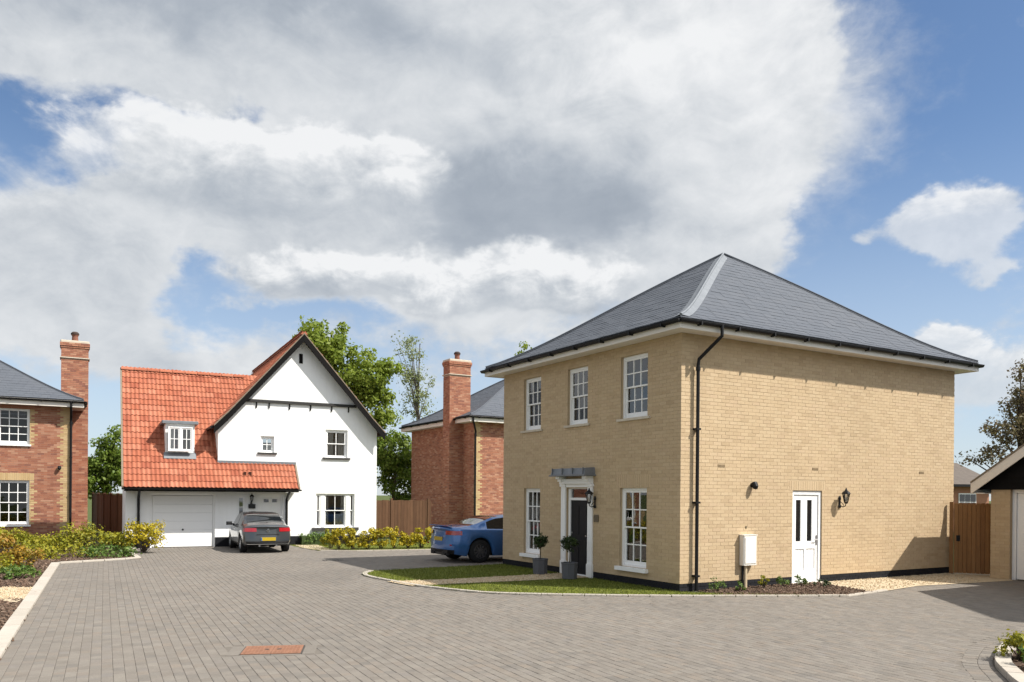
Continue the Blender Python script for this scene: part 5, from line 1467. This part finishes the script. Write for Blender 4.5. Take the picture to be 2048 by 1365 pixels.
b_org = Vector((-.94, 23.1)) - RV * .90 + LV * .82
bc = car('parked_car', 'blue coupe car half hidden behind the yellow brick house', (b_org.x, b_org.y, 0), A_Y, 'car_blue', 4.6, 1.85,
         [(0, .98), (.05, 1.035), (.40, 1.05), (.62, 1.07), (1.55, 1.33), (2.0, 1.37), (2.4, 1.365), (2.75, 1.31), (3.4, .98), (4.1, .85), (4.6, .62)],
         [(0, .86), (.18, .95), (.6, 1.0), (1.1, 1.01), (1.7, .985), (3.3, .985), (3.7, 1.0), (4.2, .93), (4.6, .75)],
         [(0, .93), (.3, .96), (1.2, .955), (3.0, .90), (3.9, .80), (4.6, .58)], [(0, .26), (.5, .20), (4.0, .17), (4.6, .2)], (.92, 3.70), .385, (.60, 1.62), (2.68, 3.45), (1.15, 3.1), (1.95,),
         [(0.15, .16), (.3, .06), (.45, .0), (.62, .01), (.75, .05), (.9, .06), (1.05, .02)], ((1.98, 3.2),), .335, 'rim_dark', 10)
for sg in (1, -1):
    wrap_lamp(bc['root'], bc['sec'], 1.85, .42, .80, .915, sg, .30, 'tail_light', 'lamp_red')
    q = MB(); q.box((-.02 + .06, sg * .75 - .05, .50), (.06, sg * .75 + .05, .54)); q.build('reflector', 'lamp_red', bc['root'])
q = MB(); q.bevbox((.01, -.26, .62), (.06, .26, .73), .004); q.build('number_plate', 'plate_yellow', bc['root'])
q = MB(); q.box((.02, -.62, 1.045), (.16, .62, 1.065)); q.build('boot_spoiler', 'car_blue', bc['root'])
q = MB(); q.box((.04, -.55, .22), (.12, .55, .36)); 
for y in (-.42, -.30, .30, .42): q.tube([(.0, y, .26), (.16, y, .26)], .042, 10)
q.build('diffuser', 'car_black', bc['root'])
for sg in (1, -1):
    q = MB(); q.bevbox((2.85, sg * 1.0 - .10, .92), (3.02, sg * 1.0 + .10, 1.05), .03); q.tube([(2.95, sg * .82, .92), (2.93, sg * .95, .95)], .03, 6); q.build('wing_mirror', 'car_blue', bc['root'])

# ================================================================== plants
def leaves(mb, c, r, n, size, squash=.85, up=.25):
    """leaf-sized faces spread through an uneven clump"""
    for _ in range(n):
        d = Vector((rng.gauss(0, 1), rng.gauss(0, 1), rng.gauss(0, 1))).normalized()
        rr = r * (rng.random() ** .45)
        p = Vector(c) + Vector((d.x * rr, d.y * rr, d.z * rr * squash))
        nrm = (d + Vector((rng.gauss(0, .6), rng.gauss(0, .6), rng.gauss(0, .6) + up))).normalized()
        a = nrm.orthogonal().normalized(); a = Matrix.Rotation(rng.random() * 6.28, 3, nrm) @ a; b_ = nrm.cross(a)
        s_ = size * rng.uniform(.6, 1.3); w_ = s_ * rng.uniform(.45, .7)
        k = nrm * s_ * .18
        mb.face([p - a * s_, p + b_ * w_ - k * .3, p + a * s_ - k, p - b_ * w_ - k * .3], 0, rng.random())

def px_pt(x, y, Y):
    """world point seen at photo pixel (x, y) at distance Y - used to place trees where they stand"""
    xr, yr = x - 1024, y - 993.55; c_, s_ = math.cos(.00823), math.sin(.00823)
    a = xr * c_ + yr * s_; b_ = -xr * s_ + yr * c_
    return Vector((a / 1622.1 * Y, Y, EYE - b_ / 1622.1 * Y))

def tree(name, label, base, trunk_h, trunk_r, ells, n_clumps, n_leaf, leaf, mat, bark='trunk', clump_r=(.45, .8), limbs=18, lean=(0, 0), depth=1.0, group=None):
    """ells: crown as world ellipsoids (centre, rx, rz); limbs run from the trunk out to the clumps"""
    t = thing(name, label, 'tree', (base[0], base[1], 0), 0, group)
    o = Vector((base[0], base[1], 0)); cl = []
    wts = [e[1] * e[2] for e in ells]
    for _ in range(n_clumps):
        e = rng.choices(ells, wts)[0]
        d = Vector((rng.gauss(0, 1), rng.gauss(0, 1), rng.gauss(0, 1))).normalized() * (rng.random() ** .38)
        cl.append(Vector(e[0]) + Vector((d.x * e[1], d.y * e[1] * depth, d.z * e[2])) - o)
    q = MB()
    for c in cl:
        leaves(q, c, rng.uniform(*clump_r), n_leaf, leaf)
    top = Vector((lean[0], lean[1], trunk_h))
    q2 = MB(); pts = [Vector((0, 0, -.1)).lerp(top, k / 6) + Vector((rng.gauss(0, .05), rng.gauss(0, .05), 0)) * (k > 0) for k in range(7)]
    q2.tube(pts, [trunk_r * (1.25 - k / 6 * 1.0) for k in range(7)], 8)
    for c in rng.sample(cl, min(limbs, len(cl))):
        k = max(0.25, min(.98, (c.z * .72) / trunk_h)); p0 = Vector((0, 0, 0)).lerp(top, k)
        mid = p0.lerp(c, .5) + Vector((0, 0, -.12 * (c - p0).length + .1))
        q2.tube([p0, mid, c], [trunk_r * .38, trunk_r * .22, trunk_r * .08], 5)
    q2.build('trunk', bark, t); q.build('crown', mat, t)
    return t
def E_(x, y, rx, ry, Y): return (px_pt(x, y, Y), rx * Y / 1622, ry * Y / 1622)
Yt = 47
tree('tree', 'big bright green broad-leaved tree rising behind the white gable', (px_pt(690, 900, Yt).x, Yt), 9.0, .22,
     [E_(660, 695, 48, 48, Yt), E_(640, 700, 45, 60, Yt), (E_(700, 745, 66, 62, Yt)), E_(752, 765, 52, 50, Yt), E_(725, 835, 60, 60, Yt), E_(640, 800, 70, 70, Yt), E_(748, 850, 24, 34, Yt), E_(690, 920, 60, 60, Yt)],
     250, 95, .125, 'leaf_tree', clump_r=(.42, .75), limbs=40)
tree('tree', 'thin sparse young tree with pale leaves between the white house and the chimney', (px_pt(832, 900, 50).x, 50), 11.2, .10,
     [E_(820, 740, 26, 60, 50), E_(845, 770, 20, 40, 50), E_(808, 690, 22, 24, 50), E_(835, 815, 34, 34, 50), E_(832, 680, 10, 25, 50)], 95, 24, .075, 'leaf_birch', 'birch_trunk', (.25, .6), 26, (.2, 0))
tree('tree', 'dense green bushy tree beside the right end wall of the white house', (px_pt(790, 950, 46).x, 46), 4.0, .16,
     [E_(790, 905, 38, 38, 46), E_(775, 950, 32, 50, 46), E_(812, 945, 30, 60, 46), E_(765, 900, 16, 30, 46), E_(820, 985, 30, 40, 46)], 80, 95, .10, 'leaf_dark', clump_r=(.35, .6))
tree('tree', 'dark green round tree behind the fence left of the white house', (px_pt(215, 950, 46).x, 46), 4.2, .16,
     [E_(225, 905, 32, 40, 46), E_(192, 935, 30, 42, 46), E_(240, 950, 30, 50, 46), E_(205, 970, 38, 40, 46)], 75, 95, .10, 'leaf_dark', clump_r=(.35, .6))
tree('tree', 'tree with sparse brownish leaves behind the garage at the right edge', (px_pt(2040, 900, 38).x, 38), 6.4, .20,
     [E_(1985, 880, 40, 36, 38), E_(2030, 850, 44, 60, 38), E_(2050, 770, 32, 55, 38), E_(1955, 915, 34, 18, 38), E_(2080, 820, 60, 90, 38), E_(2020, 920, 60, 40, 38)], 150, 50, .075, 'leaf_copper', clump_r=(.28, .55), limbs=45)
tree('tree', 'treetop just showing over the yellow house roof', (px_pt(1046, 900, 60).x, 60), 10.5, .2, [E_(1046, 715, 20, 20, 60), E_(1040, 760, 40, 40, 60)], 26, 60, .12, 'leaf_tree', clump_r=(.4, .6))

def shrub(name, label, x, y, w, h, mat, n=14, nl=40, leaf=.04, group=None, stems=True, low=.25, cat='shrub'):
    t = thing(name, label, cat, (x, y, 0), 0, group)
    q = MB(); q2 = MB()
    for k in range(n):
        a = rng.random() * 6.28; rr = w / 2 * math.sqrt(rng.random()); z = h * rng.uniform(low, .9)
        rr *= 1 - .35 * max(0, z / h - .55)
        c = Vector((rr * math.cos(a), rr * math.sin(a), z))
        leaves(q, c, w * rng.uniform(.14, .24), nl, leaf, .9, .4)
        if stems: q2.tube([(rng.gauss(0, .03), rng.gauss(0, .03), -.02), (c.x * .5, c.y * .5, z * .55), c], [.010, .007, .003], 4)
    if stems: q2.build('stems', 'trunk', t)
    q.build('foliage', mat, t)
    return t

# yellow hedge in front of the white house: separate bushes in a row
hedge_a, hedge_b = Vector((-6.15, 27.75)), Vector((-2.55, 29.3))
desc = ['end bush of the yellow hedge nearest the gravel', 'second bush of the yellow hedge from the gravel end', 'third yellow hedge bush from the gravel end', 'fourth yellow hedge bush from the gravel end', 'fifth yellow hedge bush from the gravel end',
        'sixth yellow hedge bush from the gravel end', 'seventh yellow hedge bush, below the board fence', 'yellow hedge bush beside the tail of the blue car']
for i, ds in enumerate(desc):
    p = hedge_a.lerp(hedge_b, (i + .5) / len(desc))
    shrub('hedge_bush', ds, p.x, p.y, .62, .80 + rng.uniform(-.05, .05), 'leaf_yellow', 17, 44, .045, 'yellow hedge bushes', low=.22)
shrub('hedge_bush', 'bright yellow-green hedge bush standing just behind the gravel corner', -6.35, 28.6, .6, .75, 'leaf_lime', 12, 40, .045, 'yellow hedge bushes')
# clipped green hedge under the white house window
t = thing('box_hedge', 'low clipped green hedge against the white house wall', 'hedge', (-7.9, 30.25, 0), A_W)
q = MB()
for i in range(46): leaves(q, (rng.uniform(.08, 1.35), rng.uniform(-.12, .12), rng.uniform(.10, .40)), .15, 46, .035, .8, .4)
q.build('foliage', 'leaf_green', t)
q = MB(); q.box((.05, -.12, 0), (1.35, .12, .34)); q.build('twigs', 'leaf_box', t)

# left planting bed
LB = [('bright yellow rounded bush at the corner of the left bed', -11.75, 25.9, 1.15, 1.02, 'leaf_yellow', 36),
      ('tall yellow-green bush second from the corner of the left bed', -12.7, 26.1, 1.1, .66, 'leaf_lime', 30),
      ('spiky yellow-green bush below the dark fence in the left bed', -13.9, 26.3, 1.3, .92, 'leaf_lime', 30),
      ('low lime bush in front of the brick house corner', -14.9, 26.0, 1.2, .55, 'leaf_lime', 24),
      ('green and yellow bush under the brick quoins', -15.9, 26.2, 1.2, .66, 'leaf_lime', 26),
      ('loose green bush under the lower sash window', -17.0, 26.0, 1.4, .82, 'leaf_lime', 26),
      ('yellow-topped bush below the window sill at the left edge', -16.4, 24.8, 1.1, .78, 'leaf_yellow', 22),
      ('orange-tipped spiraea bush in the left bed, farther one', -13.05, 20.6, 1.0, .80, 'leaf_orange', 24),
      ('orange-tipped spiraea bush in the left bed beside the kerb', -11.9, 19.8, .85, .55, 'leaf_orange', 20),
      ('green leafy plant below the orange spiraea at the left edge', -11.9, 18.6, 1.0, .48, 'leaf_lime', 18),
      ('grassy green plant spreading over the bark by the left kerb', -10.9, 17.9, .7, .30, 'leaf_green', 12),
      ('low green ground plant in the middle of the left bed', -13.3, 23.6, 2.0, .32, 'leaf_lime', 26),
      ('low green ground plant near the far end of the left bed', -11.9, 23.9, 1.3, .30, 'leaf_green', 18),
      ('dark green plant at the left picture edge beside the gravel patch', -9.5, 14.3, .6, .46, 'leaf_orange', 14),
      ('yellow-green plant at the left picture edge below the gravel patch', -8.85, 13.5, .5, .34, 'leaf_lime', 10)]
for ds, x, y, w_, h_, m_, n_ in LB:
    shrub('shrub', ds, x, y, w_, h_, m_, n_, 46, .045 if y > 20 else .038, 'shrubs in the left planting bed')
# small plants in the bark along the yellow house
for i, (s_, t_, w_, h_, m_, ds) in enumerate([(.70, .35, .36, .30, 'leaf_green', 'small green plant beside the downpipe foot of the yellow house'), (1.25, .42, .22, .20, 'leaf_green', 'tiny green plant between the downpipe and the meter box'),
        (2.05, .36, .24, .30, 'leaf_lime', 'thin upright plant under the right side of the meter box'), (2.65, .36, .30, .24, 'leaf_green', 'small plant halfway between meter box and side door'),
        (3.12, .42, .32, .26, 'leaf_green', 'small plant close to the side door threshold'), (3.55, .62, .30, .16, 'leaf_box', 'dark low plant in front of the side door')]):
    p = CY + RV * s_ - LV * t_
    shrub('bedding_plant', ds, p.x, p.y, w_, h_, m_, 7, 26, .024, 'small plants beside the yellow house', low=.3, cat='plant')
# island bed at the lower right
for ds, x, y, w_, h_, m_ in [('yellow-green bush inside the curved kerb at the lower right', 6.12, 9.72, .50, .34, 'leaf_lime'), ('second bush inside the curved kerb, lower right corner', 5.98, 9.15, .42, .30, 'leaf_green'), ('taller bush at the right edge behind the curved kerb', 7.25, 10.75, .6, .60, 'leaf_lime')]:
    shrub('shrub', ds, x, y, w_, h_, m_, 18, 46, .028, 'bushes in the kerbed corner bed')

# two lead planters with clipped topiary by the front door
def planter(label, s_, t_, ball_z, ball_r):
    p = CY + LV * s_ - RV * t_
    t = thing('topiary_planter', label, 'planter', (p.x, p.y, 0), A_Y, 'planters flanking the black door')
    q = MB(); n = 8
    q.lathe([(.16, .02), (.175, .03), (.19, .36), (.20, .37), (.20, .40), (.175, .40), (.17, .35), (.0001, .35)], n); q.build('pot', 'planter', t)
    q = MB(); q.tube([(0, 0, .34), (.01, .0, .6), (0, .01, ball_z)], [.014, .012, .01], 6); q.build('stem', 'trunk', t)
    q = MB()
    for k in range(60):
        d = Vector((rng.gauss(0, 1), rng.gauss(0, 1), rng.gauss(0, 1))).normalized() * ball_r * rng.uniform(.45, .86)
        leaves(q, (d.x, d.y, ball_z + d.z), ball_r * .34, 26, .022)
    q.build('foliage', 'leaf_box', t)
planter('grey planter with a ball topiary on a clear stem, left of the black door', 4.28, .62, .82, .19)
planter('grey planter with a dark topiary bush in front of the black door', 3.02, .62, .84, .21)
